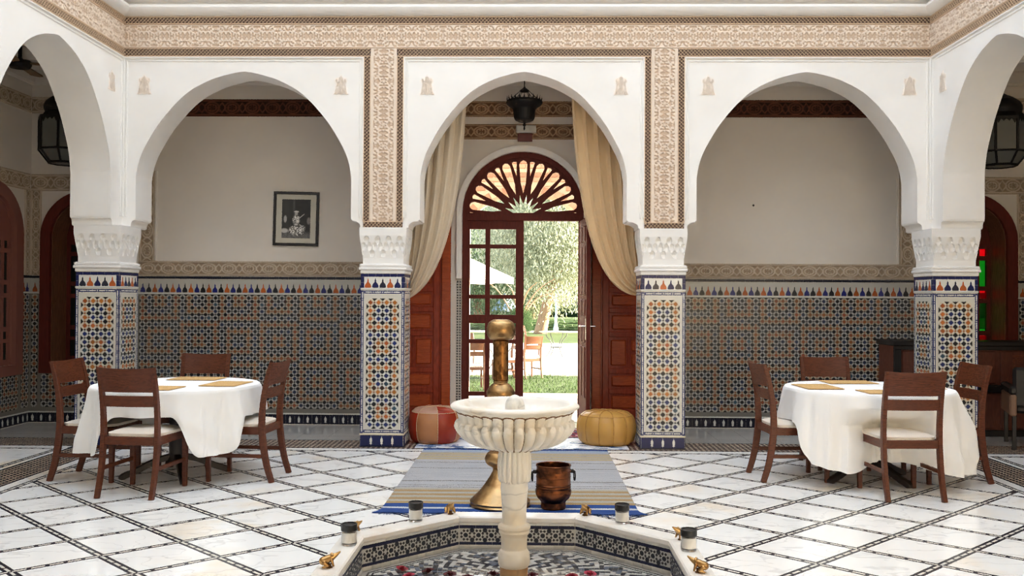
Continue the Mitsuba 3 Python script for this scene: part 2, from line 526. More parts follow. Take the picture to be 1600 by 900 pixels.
# white mouldings round the arch panels and the cornice
def moulding(parent, x0, x1, z0, z1, depth=0.02, wdt=0.016, name="panel_moulding", sides="tlr"):
    m = M()
    for k in range(2):
        i = k * 0.030
        if "t" in sides:
            m.add(*cbox(x0 + i, x1 - i, D0 - depth / (k + 1), D0 + 0.005, z1 - i - wdt, z1 - i, 0.005))
        if "l" in sides:
            m.add(*cbox(x0 + i, x0 + i + wdt, D0 - depth / (k + 1), D0 + 0.005, z0, z1 - i, 0.005))
        if "r" in sides:
            m.add(*cbox(x1 - i - wdt, x1 - i, D0 - depth / (k + 1), D0 + 0.005, z0, z1 - i, 0.005))
    part(parent, name, m.ply(PLAINWHITE))


moulding(wall_facade, -W, -BO, 2.16, 3.688)
moulding(wall_facade, -BI, BI, 2.16, 3.688)
moulding(wall_facade, BO, W, 2.16, 3.688)
for wl, s in ((wall_left, -1), (wall_right, 1)):
    m = M()
    for k in range(2):
        xa, xb = sorted((s * (W + 0.005), s * (W - 0.02 / (k + 1))))
        m.add(*cbox(xa, xb, 1.1, D0 - 0.03 * k, 3.672 - 0.03 * k, 3.688 - 0.03 * k, 0.005))
        m.add(*cbox(xa, xb, D0 - 0.016 - 0.03 * k, D0 - 0.03 * k, 2.16, 3.68, 0.005))
    part(wl, "panel_moulding", m.ply(PLAINWHITE))
CORN = [(0, 4.075), (0.022, 4.078), (0.05, 4.090), (0.078, 4.112), (0.092, 4.14), (0.085, 4.166), (0.03, 4.178), (0.03, 4.204), (0.085, 4.208), (0.12, 4.214), (0.125, 4.30), (0.16, 4.40), (0.22, 4.46), (0.22, 4.62), (0, 4.64)]
pol = Polygon(CORN)
v, f = extrude(pol, 2 * W)
cw = frame(v, f, o=(-W, D0, 0), U=(0, -1, 0), V=Z_, W=X_)
part(wall_facade, "cornice", ply(cw, PLAINWHITE, 30))
for wl, s in ((wall_left, -1), (wall_right, 1)):
    v, f = extrude(pol, D0 - 1.1)
    part(wl, "cornice", ply(frame(v, f, o=(s * W, 1.1, 0), U=(-s, 0, 0), V=Z_, W=(0, 1, 0)), PLAINWHITE, 30))

# the small carved ornaments beside the arches
ORN = [(-0.5, 0), (-0.42, 0.08), (-0.36, 0.30), (-0.30, 0.55), (-0.40, 0.68), (-0.33, 0.82), (-0.16, 0.84), (-0.07, 0.90), (0, 1.02), (0.07, 0.90), (0.16, 0.84), (0.33, 0.82), (0.40, 0.68), (0.30, 0.55), (0.36, 0.30), (0.42, 0.08), (0.5, 0), (0.3, -0.03), (0.15, 0.02), (0, -0.04), (-0.15, 0.02), (-0.3, -0.03)]


def ornament_shape():
    out = Polygon([(x * 0.145, z * 0.185) for x, z in ORN]).buffer(0)
    a, b = np.meshgrid(np.linspace(-0.075, 0.075, 44), np.linspace(-0.01, 0.19, 56), indexing="ij")
    h = arabesque(np.abs(a) + 0.01, b, 0.075, 0.07)
    m = M()
    v, f = extrude(out, 0.008)
    m.add(v, f, [0.78, 0.71, 0.64])
    # scrolls standing on the plate
    cells = []
    for i in range(0, 43):
        for j in range(0, 55):
            if h[i, j] > 0.62:
                p = Point(a[i, j], b[i, j])
                if out.buffer(-0.004).contains(p):
                    cells.append((a[i, j], b[i, j]))
    q = np.array(cells)
    e = 0.0019
    P = q[:, None, :] + np.array([[-e, -e], [e, -e], [e, e], [-e, e]])
    v, f = frusta(P, 0.007, 0.25)
    v[:, 2] += 0.008
    m.add(v, f, [0.82, 0.75, 0.67])
    return m


orn = ornament_shape().ply(CARVED)
for x in (-3.62, -1.737, -0.918, 0.918, 1.737, 3.62):
    part(wall_facade, "spandrel_ornament", orn, at=T([[1, 0, 0, x], [0, 0, -1, D0 + 0.002], [0, 1, 0, 3.335], [0, 0, 0, 1]]))
for wl, s in ((wall_left, -1), (wall_right, 1)):
    for y in (8.45, 6.52):
        part(wl, "spandrel_ornament", orn, at=T([[0, 0, -s, s * (W + 0.002)], [-s, 0, 0, y], [0, 1, 0, 3.315], [0, 0, 0, 1]]))

# ------------------------------------------------------------------ zellige patterns
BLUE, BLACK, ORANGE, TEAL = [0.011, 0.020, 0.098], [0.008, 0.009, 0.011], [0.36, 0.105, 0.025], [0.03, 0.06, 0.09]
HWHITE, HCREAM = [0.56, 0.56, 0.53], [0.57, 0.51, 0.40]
rng = np.random.default_rng(7)


def nested(i, j, n):
    """Nested squares in blocks of n by n: O ring, B ring, O core, alternating with B ring, O ring, B core."""
    bi, bj = i // n, j // n
    x, y = i % n, j % n
    ring = min(x, y, n - 1 - x, n - 1 - y)
    return "OB"[(ring + bi + bj) % 2]


def zellige(nu, nv, p, n, blue=BLUE, blackish=0.0, oi=0, oj=0, orange=ORANGE, white=HWHITE, cream=HCREAM):
    """Tiles of the star lattice over nu by nv cells: local meshes with a colour for each tile."""
    a, b, s = 0.315 * p, 0.330 * p, 0.145 * p
    tiles = {4: [], 8: []}
    cols = {4: [], 8: []}

    def dia(cx, cy, r, col):
        tiles[4].append([(cx + r, cy), (cx, cy + r), (cx - r, cy), (cx, cy - r)])
        cols[4].append(np.array(col) * rng.uniform(0.75, 1.25))

    for i in range(nu):
        for j in range(nv):
            cx, cy = (i + 0.5) * p, (j + 0.5) * p
            k = nested(i + oi, nv - 1 - j + oj, n)
            c = orange if k == "O" else blue
            if k == "O":
                c = np.array(c) * [1, rng.uniform(0.75, 1.2), 1]
            elif rng.random() < blackish:
                c = BLACK
            elif rng.random() < 0.12:
                c = TEAL
            dia(cx, cy, a, c)
            if i < nu - 1 and j < nv - 1:
                dia(cx + p / 2, cy + p / 2, b, BLACK if rng.random() > 0.1 else [0.03, 0.012, 0.006])
            sm = [0.22, 0.075, 0.025] if k == "O" else BLACK
            if i < nu - 1:
                dia(cx + p / 2, cy, s, sm)
            if j < nv - 1:
                dia(cx, cy + p / 2, s, sm)
            h = p / 2
            o8 = np.array([(a, 0), (h - s, 0), (h, s), (h, h - b), (h - b, h), (s, h), (0, h - s), (0, a)])
            c0 = o8.mean(0)
            o8 = c0 + (o8 - c0) * 0.955
            for sx, sy in ((1, 1), (-1, 1), (-1, -1), (1, -1)):
                q = o8 * [sx, sy] + [cx, cy]
                tiles[8].append(q if sx * sy > 0 else q[::-1])
                cols[8].append(np.array(cream if k == "O" else white) * rng.uniform(0.93, 1.05))
    # black triangles along the edges
    for i in range(nu - 1):
        for y, d in ((0.0, 1), (nv * p, -1)):
            cx = (i + 1) * p
            q = [(cx - b, y), (cx + b, y), (cx, y + d * b), (cx, y + d * b)]
            tiles[4].append(q if d > 0 else q[::-1])
            cols[4].append(np.array(BLACK))
    for j in range(nv - 1):
        for x, d in ((0.0, 1), (nu * p, -1)):
            cy = (j + 1) * p
            q = [(x, cy + b), (x, cy - b), (x + d * b, cy), (x + d * b, cy)]
            tiles[4].append(q if d > 0 else q[::-1])
            cols[4].append(np.array(BLACK))
    out = []
    for k in (4, 8):
        v, f = frusta(np.array(tiles[k]), 0.0022, 0.025)
        out.append((v, f, spread(v, 2 * k, cols[k])))
    return out


def drop_poly(w, h):
    p = [(-0.42, 0), (-0.5, 0.10), (-0.48, 0.25), (-0.36, 0.42), (-0.17, 0.55), (-0.10, 0.66), (-0.12, 0.76), (-0.05, 0.92), (0, 1.0), (0.05, 0.92), (0.12, 0.76), (0.10, 0.66), (0.17, 0.55), (0.36, 0.42), (0.48, 0.25), (0.5, 0.10), (0.42, 0)]
    return Polygon([(x * w, z * h) for x, z in p])


def finial_poly(w, h):
    p = [(-0.5, 0.12), (-0.25, 0.2), (-0.42, 0.42), (-0.4, 0.66), (-0.12, 0.82), (0, 1.0), (0.12, 0.82), (0.4, 0.66), (0.42, 0.42), (0.25, 0.2), (0.5, 0.12), (0.15, 0.08), (0, 0), (-0.15, 0.08)]
    return Polygon([(x * w, z * h) for x, z in p])


DROPCOL = {"b": np.array([0.015, 0.02, 0.14]), "k": np.array([0.010, 0.011, 0.014]), "o": np.array([0.33, 0.07, 0.015])}


def beaded(L, o, U, V, Wd, m, wd=0.030):
    """A strip of white beads and lozenges on blue."""
    v, f = cbox(0, L, -wd / 2, wd / 2, 0, 0.001)
    m.add(*frame(v, f, o, U, V, Wd), BLUE)
    n = max(1, int(round(L / 0.083)))
    q = L / n
    hexes, dias = [], []
    for k in range(n):
        c = (k + 0.5) * q
        a, b, t = q * 0.33, wd * 0.20, wd * 0.3
        hexes.append([(c - a - t * 0.6, 0), (c - a, -b), (c - t * .5, -b), (c, -b * 1.45), (c + t * .5, -b), (c + a, -b), (c + a + t * 0.6, 0), (c + a, b), (c + t * .5, b), (c, b * 1.45), (c - t * .5, b), (c - a, b)])
        dias.append([(k * q + wd * 0.30, 0), (k * q, wd * 0.32), (k * q - wd * 0.30, 0), (k * q, -wd * 0.32)])
    v, f = frusta(np.array(hexes), 0.0025, 0.05)
    m.add(*frame(v, f, o, U, V, Wd), HWHITE)
    if len(dias) > 1:
        v, f = frusta(np.array(dias[1:]), 0.0025, 0.05)
        m.add(*frame(v, f, o, U, V, Wd), HWHITE)


# ------------------------------------------------------------------ the tiled pillars
def pillar_face_frames():
    h = PH
    return [((-h, -h, 0), (1, 0, 0), (0, -1, 0)), ((h, -h, 0), (0, 1, 0), (1, 0, 0)), ((-h, h, 0), (0, -1, 0), (-1, 0, 0))]


CAPZ = [1.675, 1.70, 2.062]


def capital_mesh():
    """Plaster capital: a flaring block cut with three rows of small niches, on a rope-carved ring."""
    m = M()
    nu, nv = 84, 76

    def niche(u, z):
        d = np.zeros_like(u)
        for z0, z1, pit, wdt, off, dep in ((1.785, 1.855, 0.104, 0.022, 0.0, 0.020), (1.845, 1.925, 0.052, 0.019, 0.026, 0.024), (1.905, 1.985, 0.104, 0.024, 0.052, 0.030)):
            x = (u + off + pit / 2) % pit - pit / 2
            t = np.clip((z - z0) / (z1 - z0), 0, 1)
            wz = wdt * np.where(t < 0.55, 0.65 + 0.35 * np.sin(t / 0.55 * PI / 2), np.sqrt(np.clip(1 - ((t - 0.55) / 0.45) ** 2, 0, 1)))
            on = (np.abs(x) < wz) & (z > z0) & (z < z1)
            d = np.maximum(d, np.where(on, dep * np.minimum(1, t * 1.6 + 0.15), 0))
        return d
    for (o, U, Wd) in pillar_face_frames() + [((PH, PH, 0), (-1, 0, 0), (0, 1, 0))]:
        a, z = np.meshgrid(np.linspace(-1, 1, nu), np.linspace(1.72, CAPZ[2], nv), indexing="ij")
        t = (z - 1.72) / (CAPZ[2] - 1.72)
        half = 0.192 + 0.030 * np.clip(t * 1.6 - 0.25, 0, 1) ** 1.0
        u = a * half
        w = half - niche(u, z) * np.clip((1 - np.abs(a)) * 12, 0, 1)
        U, Wd = np.array(U, float), np.array(Wd, float)
        P = U * u[..., None] + Wd * w[..., None] + np.array([0, 0, 1.0]) * z[..., None]
        v, f = grid(P)
        if np.dot(np.cross(v[f[0, 1]] - v[f[0, 0]], v[f[0, 2]] - v[f[0, 0]]), Wd) < 0:
            f = f[:, ::-1]
        m.add(v, f)
    m.add(*cbox(-0.222, 0.222, -0.222, 0.222, CAPZ[2] - 0.005, CAPZ[2] + 0.003))
    m.add(*cbox(-0.192, 0.192, -0.192, 0.192, 1.70, 1.73))
    return m


def ring_mesh():
    m = M()
    m.add(*cbox(-0.226, 0.226, -0.226, 0.226, 1.664, 1.690, 0.006))
    m.add(*cbox(-0.216, 0.216, -0.216, 0.216, 1.690, 1.722, 0.008))
    m.add(*cbox(-0.212, 0.212, -0.212, 0.212, 1.632, 1.664, 0.004))
    for (o, U, Wd) in pillar_face_frames():
        U, Wd = np.array(U, float), np.array(Wd, float)
        q = []
        for k in range(17):
            c = -0.205 + k * 0.0256
            q.append([(c - 0.011, 1.694), (c - 0.003, 1.694), (c + 0.011, 1.718), (c + 0.003, 1.718)])
        v, f = frusta(np.array(q), 0.005, 0.2)
        m.add(*frame(v, f, Wd * 0.216, U, Z_, Wd))
    return m


def pillar_tiles():
    m = M()
    for (o, U, Wd) in pillar_face_frames():
        U, Wd = np.array(U, float), np.array(Wd, float)
        mid = Wd * PH
        v, f = cbox(-0.178, 0.178, 0.128, 1.485, 0, 0.001)
        m.add(*frame(v, f, mid, U, Z_, Wd), [0.57, 0.55, 0.49])
        p = 0.0765
        x0, z0 = -2 * p, 0.172
        for vv, ff, cc in zellige(4, 16, p, 4):
            vv = vv + [x0, z0, 0.001]
            m.add(*frame(vv, ff, mid, U, Z_, Wd), cc)
        # the beaded frame: top, bottom and both edges
        for z in (1.455, 0.148):
            beaded(0.352, mid + U * -0.176 + np.array([0, 0, z]) + Wd * 0.0012, U, Z_, Wd, m, 0.028)
        beaded(1.34, mid + U * -0.191 + np.array([0, 0, 0.13]) + Wd * 0.0012, Z_, -U, Wd, m, 0.025)
        beaded(1.34, mid + U * 0.191 + np.array([0, 0, 0.13]) + Wd * 0.0012, Z_, -U, Wd, m, 0.025)
        v, f = cbox(-PH - 0.004, PH + 0.004, 1.478, 1.494, -0.002, 0.007, 0.002)
        m.add(*frame(v, f, mid, U, Z_, Wd), HWHITE)
        v, f = cbox(-PH - 0.006, PH + 0.006, 0.112, 0.128, -0.002, 0.009, 0.002)
        m.add(*frame(v, f, mid, U, Z_, Wd), HCREAM)
    return m


pil_core = ply(cbox(-PH, PH, -PH, PH, 0.0, 1.64), GROUT)
pil_cap = capital_mesh().ply(PLAINWHITE, 25)
pil_ring = ring_mesh().ply(CARVED if False else PLAINWHITE, 25)
pil_tiles = pillar_tiles().ply(TILE)
drop_base = ply(frame(*extrude(drop_poly(0.060, 0.088), 0.003), **XZ), GROUT)
PILLARS = [("pillar", -PX, 8.853, "tiled pillar between the framed picture's arch and the door arch"), ("pillar", PX, 8.853, "tiled pillar beside the yellow pouf"),
           ("pillar", -3.955, 8.703, "tiled corner pillar behind the table under the picture's arch"), ("pillar", 3.955, 8.703, "tiled corner pillar beside the dark wooden counter")]
seq = {0: "obkob", 1: "bkobk", 2: "kobko"}
drops = {}
for c_ in "obk":
    for fi, (o, U, Wd) in enumerate(pillar_face_frames()):
        v, f = extrude(drop_poly(0.060, 0.088), 0.003)
        v, f = frame(v, f, np.array(Wd, float) * (PH + 0.001) + np.array([0, 0, 1.497]), U, Z_, Wd)
        drops[c_, fi] = ply((v, f), {"o": ORANGETILE, "b": BLUETILE, "k": BLACKTILE}[c_])
small = {}
for fi, (o, U, Wd) in enumerate(pillar_face_frames()):
    U, Wd = np.array(U, float), np.array(Wd, float)
    mid = Wd * PH
    small[fi, "field"] = ply(frame(*cbox(-0.176, 0.176, 1.494, 1.600, 0, 0.001), mid, U, Z_, Wd), WHITETILE)
    small[fi, "end"] = ply(frame(*cbox(-0.0135, 0.0135, -0.025, 0.025, 0, 0.004, 0.0015), mid, U, Z_, Wd), BLUETILE)
    small[fi, "top"] = ply(frame(*cbox(-0.033, 0.033, -0.014, 0.014, 0, 0.004, 0.0015), mid, U, Z_, Wd), BLUETILE)
    small[fi, "base"] = ply(frame(*cbox(-0.049, 0.049, 0.012, 0.110, 0, 0.005, 0.002), mid, U, Z_, Wd), BLUETILE)
    v, f = extrude(finial_poly(0.028, 0.082), 0.003)
    small[fi, "finial"] = ply(frame(v, f, mid + Wd * 0.005 + np.array([0, 0, 0.022]), U, Z_, Wd), WHITETILE)
    small[fi, "kerb"] = ply(frame(*cbox(-PH, PH, 0.0, 0.012, 0, 0.008), mid, U, Z_, Wd), BLACKTILE)
for pi_, (nm, x, y, lab) in enumerate(PILLARS):
    k = thing(nm, lab, "pillar")
    at = T().translate([x, y, 0])
    part(k, "core", pil_core, at)
    part(k, "capital", pil_cap, at, label="white carved plaster capital")
    part(k, "rope_ring", pil_ring, at)
    part(k, "zellige_panel", pil_tiles, at, kind="stuff")
    for fi in ((0, 1, 2) if pi_ < 2 else ((0, 1) if pi_ == 2 else (0, 2))):
        U = np.array(pillar_face_frames()[fi][1], float)
        mv = lambda u, z=0.0: T().translate([x + U[0] * u, y + U[1] * u, z])
        part(k, "teardrop_field", small[fi, "field"], at)
        for q in range(5):
            part(k, "teardrop_tile", drops[seq[(fi + pi_) % 3][q], fi], mv(-0.140 + q * 0.070))
        for q in range(6):
            part(k, "edge_tile", small[fi, "top"], mv(-0.17 + q * 0.068, 1.614))
        for u_ in (-0.19, 0.19):
            for z in (1.521, 1.573):
                part(k, "edge_tile", small[fi, "end"], mv(u_, z))
        for q in range(4):
            part(k, "base_tile", small[fi, "base"], mv(-0.1515 + q * 0.101))
        for q in range(3):
            part(k, "base_finial", small[fi, "finial"], mv(-0.101 + q * 0.101))
        part(k, "base_kerb", small[fi, "kerb"], at)
# ------------------------------------------------------------------ gallery walls
DX, DR, DS = -0.012, 0.672, 2.353       # garden door: centre, radius of the opening, spring line
WX, WR, WS, WB = 4.83, 0.42, 2.05, 0.66  # corner windows: centre, opening radius, spring line, sill


def arched(c, r, spring, bottom, n=40):
    t = np.linspace(0, PI, n)
    return Polygon([(c + r * math.cos(a), spring + r * math.sin(a)) for a in t] + [(c - r, bottom), (c + r, bottom)])


wall_gallery_back = structure("wall_gallery_back", "cream gallery wall behind the arcade, tiled to shoulder height", "wall")
w = sbox(-GX, 0, GX, 3.95).difference(arched(DX, DR, DS, -1)).difference(arched(-WX, WR, WS, WB)).difference(arched(WX, WR, WS, WB))
v, f = frame(*extrude(w, 0.40), o=(0, BACK, 0), **XZ)
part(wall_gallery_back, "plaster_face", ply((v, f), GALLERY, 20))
LY, LR = 9.38, 0.44
side_w = sbox(0.0, 0, BACK + 0.4, 3.95).difference(arched(LY, LR, WS, WB))
sides = {}
for nm, s, lab in (("wall_gallery_left", -1, "gallery end wall with a pink lattice window at the photo's left edge"), ("wall_gallery_right", 1, "gallery end wall beyond the dark counter")):
    sides[s] = structure(nm, lab, "wall")
    v, f = extrude(side_w, 0.4)
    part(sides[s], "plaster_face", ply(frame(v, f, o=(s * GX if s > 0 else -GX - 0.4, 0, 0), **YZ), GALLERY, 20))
wall_gallery_front = structure("wall_gallery_front", "gallery wall behind the camera", "wall", ply(cbox(-GX - 0.4, GX + 0.4, -1.3, -0.9, 0, 3.95), GALLERY))
ceiling = structure("ceiling", "flat plaster ceiling of the galleries", "ceiling")
for x0, x1, y0, y1 in ((-GX - 0.4, GX + 0.4, D1 - 0.05, BACK + 0.4), (-GX - 0.4, -W - 0.33, -1.3, D1 - 0.05), (W + 0.33, GX + 0.4, -1.3, D1 - 0.05), (-W - 0.33, W + 0.33, -1.3, 0.76)):
    part(ceiling, "slab", ply(cbox(x0, x1, y0, y1, 3.90, 4.15), CEILING))
m = M()
m.add(*cbox(-GX, GX, BACK - 0.07, BACK, 3.74, 3.90, 0.02))
m.add(*cbox(-GX, GX, D1, D1 + 0.06, 3.74, 3.90, 0.02))
for s in (-1, 1):
    xa, xb = sorted((s * GX, s * (GX - 0.07)))
    m.add(*cbox(xa, xb, 0.0, BACK, 3.74, 3.90, 0.02))
part(ceiling, "cornice", m.ply(CEILING))
REDD, REDL = np.array([0.030, 0.008, 0.004]), np.array([0.11, 0.035, 0.016])
MIDD, MIDL = np.array([0.15, 0.075, 0.035]), np.array([0.40, 0.27, 0.17])
GYD, GYL = np.array([0.29, 0.22, 0.15]), np.array([0.50, 0.42, 0.33])


def ovals(a, b, pa, pb):
    """Linked ovals with flowers and lozenges between, ruled edges."""
    x = ((a / pa) % 1.0 - 0.5) * 2
    y = (b / pb - 0.5) * 2
    o1 = np.abs(np.hypot(x * 1.15, y * 1.25) - 0.8)
    o2 = np.abs(np.hypot(x * 1.15, y * 1.25) - 0.5)
    lz = np.abs(np.abs(np.abs(x) - 1) * 1.1 + np.abs(y) * 0.75 - 0.42)
    d = np.minimum(np.minimum(o1 * 0.9, o2), lz)
    fl = 0.55 + 0.45 * np.cos(6 * np.arctan2(y, x)) * np.exp(-((np.hypot(x, y) - 0.22) / 0.16) ** 2) * 2
    h = np.clip(1.35 - d * 9, 0, 1)
    h = np.maximum(h, np.clip(fl - 0.75, 0, 1) * 2 * (np.hypot(x, y) < 0.4))
    rule = np.abs(np.abs(y) - 0.80) < 0.07
    rope = (np.abs(y) > 0.86) & (((a / 0.016) + y * 1.0) % 1.0 < 0.5)
    h = np.where(np.abs(y) > 0.72, 0.0, h)
    return np.clip(np.where(rule | rope, 1.0, h), 0, 1)


def band(parent, L, o, U, V, Wd, hgt, lo, hi, name="carved_band", step=0.0075, pa=0.225):
    return carved(parent, name, L, hgt, pa, hgt, o, U, V, Wd, step=step, depth=0.008, hi=hi, lo=lo, fn=ovals, edge=0.004)


BY = BACK - 0.014
# friezes under the ceiling: dark red in the side bays, tan over the door
band(wall_gallery_back, 2.75, (-4.25, BY, 3.40), X_, Z_, NY, 0.192, REDD, REDL, "painted_frieze")
band(wall_gallery_back, 2.75, (1.50, BY, 3.40), X_, Z_, NY, 0.192, REDD, REDL, "painted_frieze")
band(wall_gallery_back, 2.98, (-1.49, BY, 3.40), X_, Z_, NY, 0.175, MIDD, MIDL, "painted_frieze")
band(wall_gallery_back, 2.98, (-1.49, BY, 3.152), X_, Z_, NY, 0.170, MIDD, MIDL, "painted_frieze")
# plaster borders round the two large panels
for s in (-1, 1):
    x0 = -4.27 if s < 0 else 1.20
    band(wall_gallery_back, 3.07, (x0, BY, 1.632), X_, Z_, NY, 0.166, GYD, GYL)
    xa = -4.08 if s < 0 else 4.27
    band(wall_gallery_back, 1.00, (xa, BY, 1.795), Z_, (-1, 0, 0), NY, 0.185, GYD, GYL)
    part(wall_gallery_back, "panel_edge", ply(cbox(min(s * 4.085, s * 4.06), max(s * 4.085, s * 4.06), BACK - 0.02, BACK + 0.01, 1.80, 2.80, 0.005), GALLERY))
    # corner bays: bands above the windows, beside the corner and at the ceiling
    xs, xe = sorted((s * 4.30, s * GX))
    band(wall_gallery_back, 1.18, (xs, BY, 2.565), X_, Z_, NY, 0.19, GYD, GYL)
    band(wall_gallery_back, 1.18, (xs, BY, 3.43), X_, Z_, NY, 0.185, GYD, GYL)
    xv = -5.355 if s < 0 else 5.478
    band(wall_gallery_back, 0.94, (xv, BY, 1.632), Z_, (-1, 0, 0), NY, 0.12, GYD, GYL)
    # the same bands carry on along the end walls
    U_, yo = ((0, 1, 0), 7.2) if s < 0 else ((0, -1, 0), BACK)
    band(sides[s], 2.9, (s * (GX - 0.014), yo, 2.565), U_, Z_, (-s, 0, 0), 0.19, GYD, GYL)
    band(sides[s], 2.9, (s * (GX - 0.014), yo, 3.43), U_, Z_, (-s, 0, 0), 0.185, GYD, GYL)
    yv = BACK - 0.005 if s < 0 else BACK - 0.125
    band(sides[s], 0.94, (s * (GX - 0.014), BACK - 0.01 if s > 0 else BACK - 0.01, 1.632), Z_, (0, -1, 0) if s > 0 else (0, -1, 0), (-s, 0, 0), 0.12, GYD, GYL)

# ------------------------------------------------------------------ tiled dados
DADO_P = 0.0737


def dado(parent, x0, x1, o, U, Wd, holes=(), blue=BLUE, oi=0, top=True):
    """A tiled dado along U from x0 to x1: base with finials, star lattice, teardrop frieze. holes: (x0, x1, z0) where the lattice stops at z0."""
    U, Wd, o = np.array(U, float), np.array(Wd, float), np.array(o, float)
    m = M()

    def slab(a, b, z0, z1, d0, d1, col, c=0.0):
        m.add(*frame(*cbox(a, b, z0, z1, d0, d1, c), o, U, Z_, Wd), col)

    spans = []
    cuts = sorted(holes)
    a = x0
    for h0, h1, z0 in cuts:
        if h0 > a:
            spans.append((a, h0, 1.435))
        spans.append((max(h0, x0), min(h1, x1), z0))
        a = h1
    if a < x1:
        spans.append((a, x1, 1.435))
    for a, b, zt in spans:
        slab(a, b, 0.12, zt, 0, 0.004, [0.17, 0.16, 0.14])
        n = int((b - a) / DADO_P + 0.02)
        nv = int(round((zt - 0.135) / DADO_P - 0.3))
        if n >= 1 and nv > 0:
            off = a + ((b - a) - n * DADO_P) / 2
            for vv, ff, cc in zellige(n, nv, DADO_P, 6, blue=[0.016, 0.024, 0.055], blackish=0.5, orange=[0.20, 0.058, 0.020], white=[0.36, 0.36, 0.35], cream=[0.36, 0.31, 0.24], oi=oi + int(round((a - x0) / DADO_P)), oj=2):  # darker copies of the pillar tile colours, with the gallery shade painted in
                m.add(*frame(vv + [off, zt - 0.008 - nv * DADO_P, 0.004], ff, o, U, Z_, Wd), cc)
        if zt > 1.4:
            slab(a, b, 1.430, 1.446, 0, 0.010, HWHITE, 0.002)
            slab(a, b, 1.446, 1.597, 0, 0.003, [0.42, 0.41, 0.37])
            q = 0.067
            k = int((b - a) / q)
            for i in range(k):
                c = a + (b - a - k * q) / 2 + (i + 0.5) * q
                v, f = extrude(drop_poly(0.056, 0.100), 0.003)
                m.add(*frame(v + [c, 1.450, 0.003], f, o, U, Z_, Wd), DROPCOL["bko"[(i + oi) % 3]] * rng.uniform(0.8, 1.2))
            i = 0
            while a + i * 0.105 < b - 0.01:
                slab(a + i * 0.105 + 0.001, min(b, a + (i + 1) * 0.105) - 0.001, 1.600, 1.628, 0, 0.006, [0.010, 0.011, 0.020], 0.0015)
                i += 1
    slab(x0, x1, 0.113, 0.128, 0, 0.011, HWHITE, 0.002)
    i = 0
    while x0 + i * 0.098 < x1 - 0.01:
        a, b = x0 + i * 0.098 + 0.001, min(x1, x0 + (i + 1) * 0.098) - 0.001
        slab(a, b, 0.008, 0.112, 0, 0.006, np.array([0.006, 0.007, 0.018]), 0.002)
        v, f = extrude(finial_poly(0.032, 0.080), 0.003)
        m.add(*frame(v + [(a + b) / 2, 0.020, 0.006], f, o, U, Z_, Wd), HWHITE)
        i += 1
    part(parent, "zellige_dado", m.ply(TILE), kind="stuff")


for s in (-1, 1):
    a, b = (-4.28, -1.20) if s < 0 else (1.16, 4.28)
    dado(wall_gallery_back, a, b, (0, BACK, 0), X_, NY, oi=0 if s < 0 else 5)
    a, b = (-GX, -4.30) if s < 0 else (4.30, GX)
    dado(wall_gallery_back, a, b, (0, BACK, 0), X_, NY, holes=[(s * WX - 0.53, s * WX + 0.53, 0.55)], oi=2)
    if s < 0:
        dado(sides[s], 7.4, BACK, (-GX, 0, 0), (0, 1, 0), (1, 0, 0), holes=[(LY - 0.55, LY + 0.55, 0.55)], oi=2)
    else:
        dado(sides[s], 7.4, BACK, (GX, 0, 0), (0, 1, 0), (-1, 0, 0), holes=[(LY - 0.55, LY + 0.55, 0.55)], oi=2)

# ------------------------------------------------------------------ arched windows in the gallery corners
RED_GLASS = mat("red_glass", {"type": "thindielectric", "int_ior": 1.5, "specular_transmittance": {"type": "rgb", "value": [0.40, 0.012, 0.032]}, "specular_reflectance": {"type": "rgb", "value": [0.6, 0.6, 0.6]}})
GREEN_GLASS = mat("green_glass", {"type": "thindielectric", "int_ior": 1.5, "specular_transmittance": {"type": "rgb", "value": [0.022, 0.20, 0.04]}, "specular_reflectance": {"type": "rgb", "value": [0.6, 0.6, 0.6]}})
AMBER_GLASS = mat("amber_glass", {"type": "thindielectric", "int_ior": 1.5, "specular_transmittance": {"type": "rgb", "value": [0.2, 0.09, 0.01]}, "specular_reflectance": {"type": "rgb", "value": [0.6, 0.6, 0.6]}})
DARK_GLASS = mat("dark_glass", principled([0.006, 0.010, 0.009], 0.12))


def arched_window(key, lab, place, wood, panes, lining, outer, deep=0.33):
    """A frame standing proud of the wall, a lined reveal and a casement of small panes; local x along the wall, y into it."""
    k = structure(key, lab, "window")
    pl = lambda vf: frame(*place(vf))
    fr = arched(0, outer, WS, 0.55).difference(arched(0, WR - 0.005, WS, WB))
    v, f = frame(*extrude(fr, 0.05), o=(0, -0.035, 0), **XZ)
    part(k, "window_frame", ply(place(v, f), wood, 20))
    lin = arched(0, WR + 0.012, WS, WB - 0.012).difference(arched(0, WR - 0.012, WS, WB + 0.012))
    v, f = frame(*extrude(lin, deep + 0.03), o=(0, 0.012, 0), **XZ)
    part(k, "reveal_lining", ply(place(v, f), lining, 20))
    # casement: stiles, rails, a fretted lunette
    lw = 0.035
    cas = arched(0, WR - 0.012, WS, WB + 0.012)
    holes = []
    cols = [(-0.365, -0.285), (-0.245, -0.165), (-0.12, -0.04), (0.04, 0.12), (0.165, 0.245), (0.285, 0.365)]
    rows = [(0.72, 0.90), (0.94, 1.02), (1.07, 1.38), (1.43, 1.52), (1.57, 1.86), (1.91, 1.99)]
    for a, b in cols:
        for c, d in rows:
            holes.append((a, b, c, d))
    for a, b, c, d in holes:
        cas = cas.difference(sbox(a, c, b, d))
    v, f = frame(*extrude(cas, 0.04), o=(0, deep, 0), **XZ)
    part(k, "casement", ply(place(v, f), wood, 20))
    for i, (a, b, c, d) in enumerate(holes):
        part(k, "pane", ply(place(*cbox(a - 0.006, b + 0.006, deep + 0.018, deep + 0.022, c - 0.006, d + 0.006)), panes[i % len(rows) % len(panes)]))
    return k


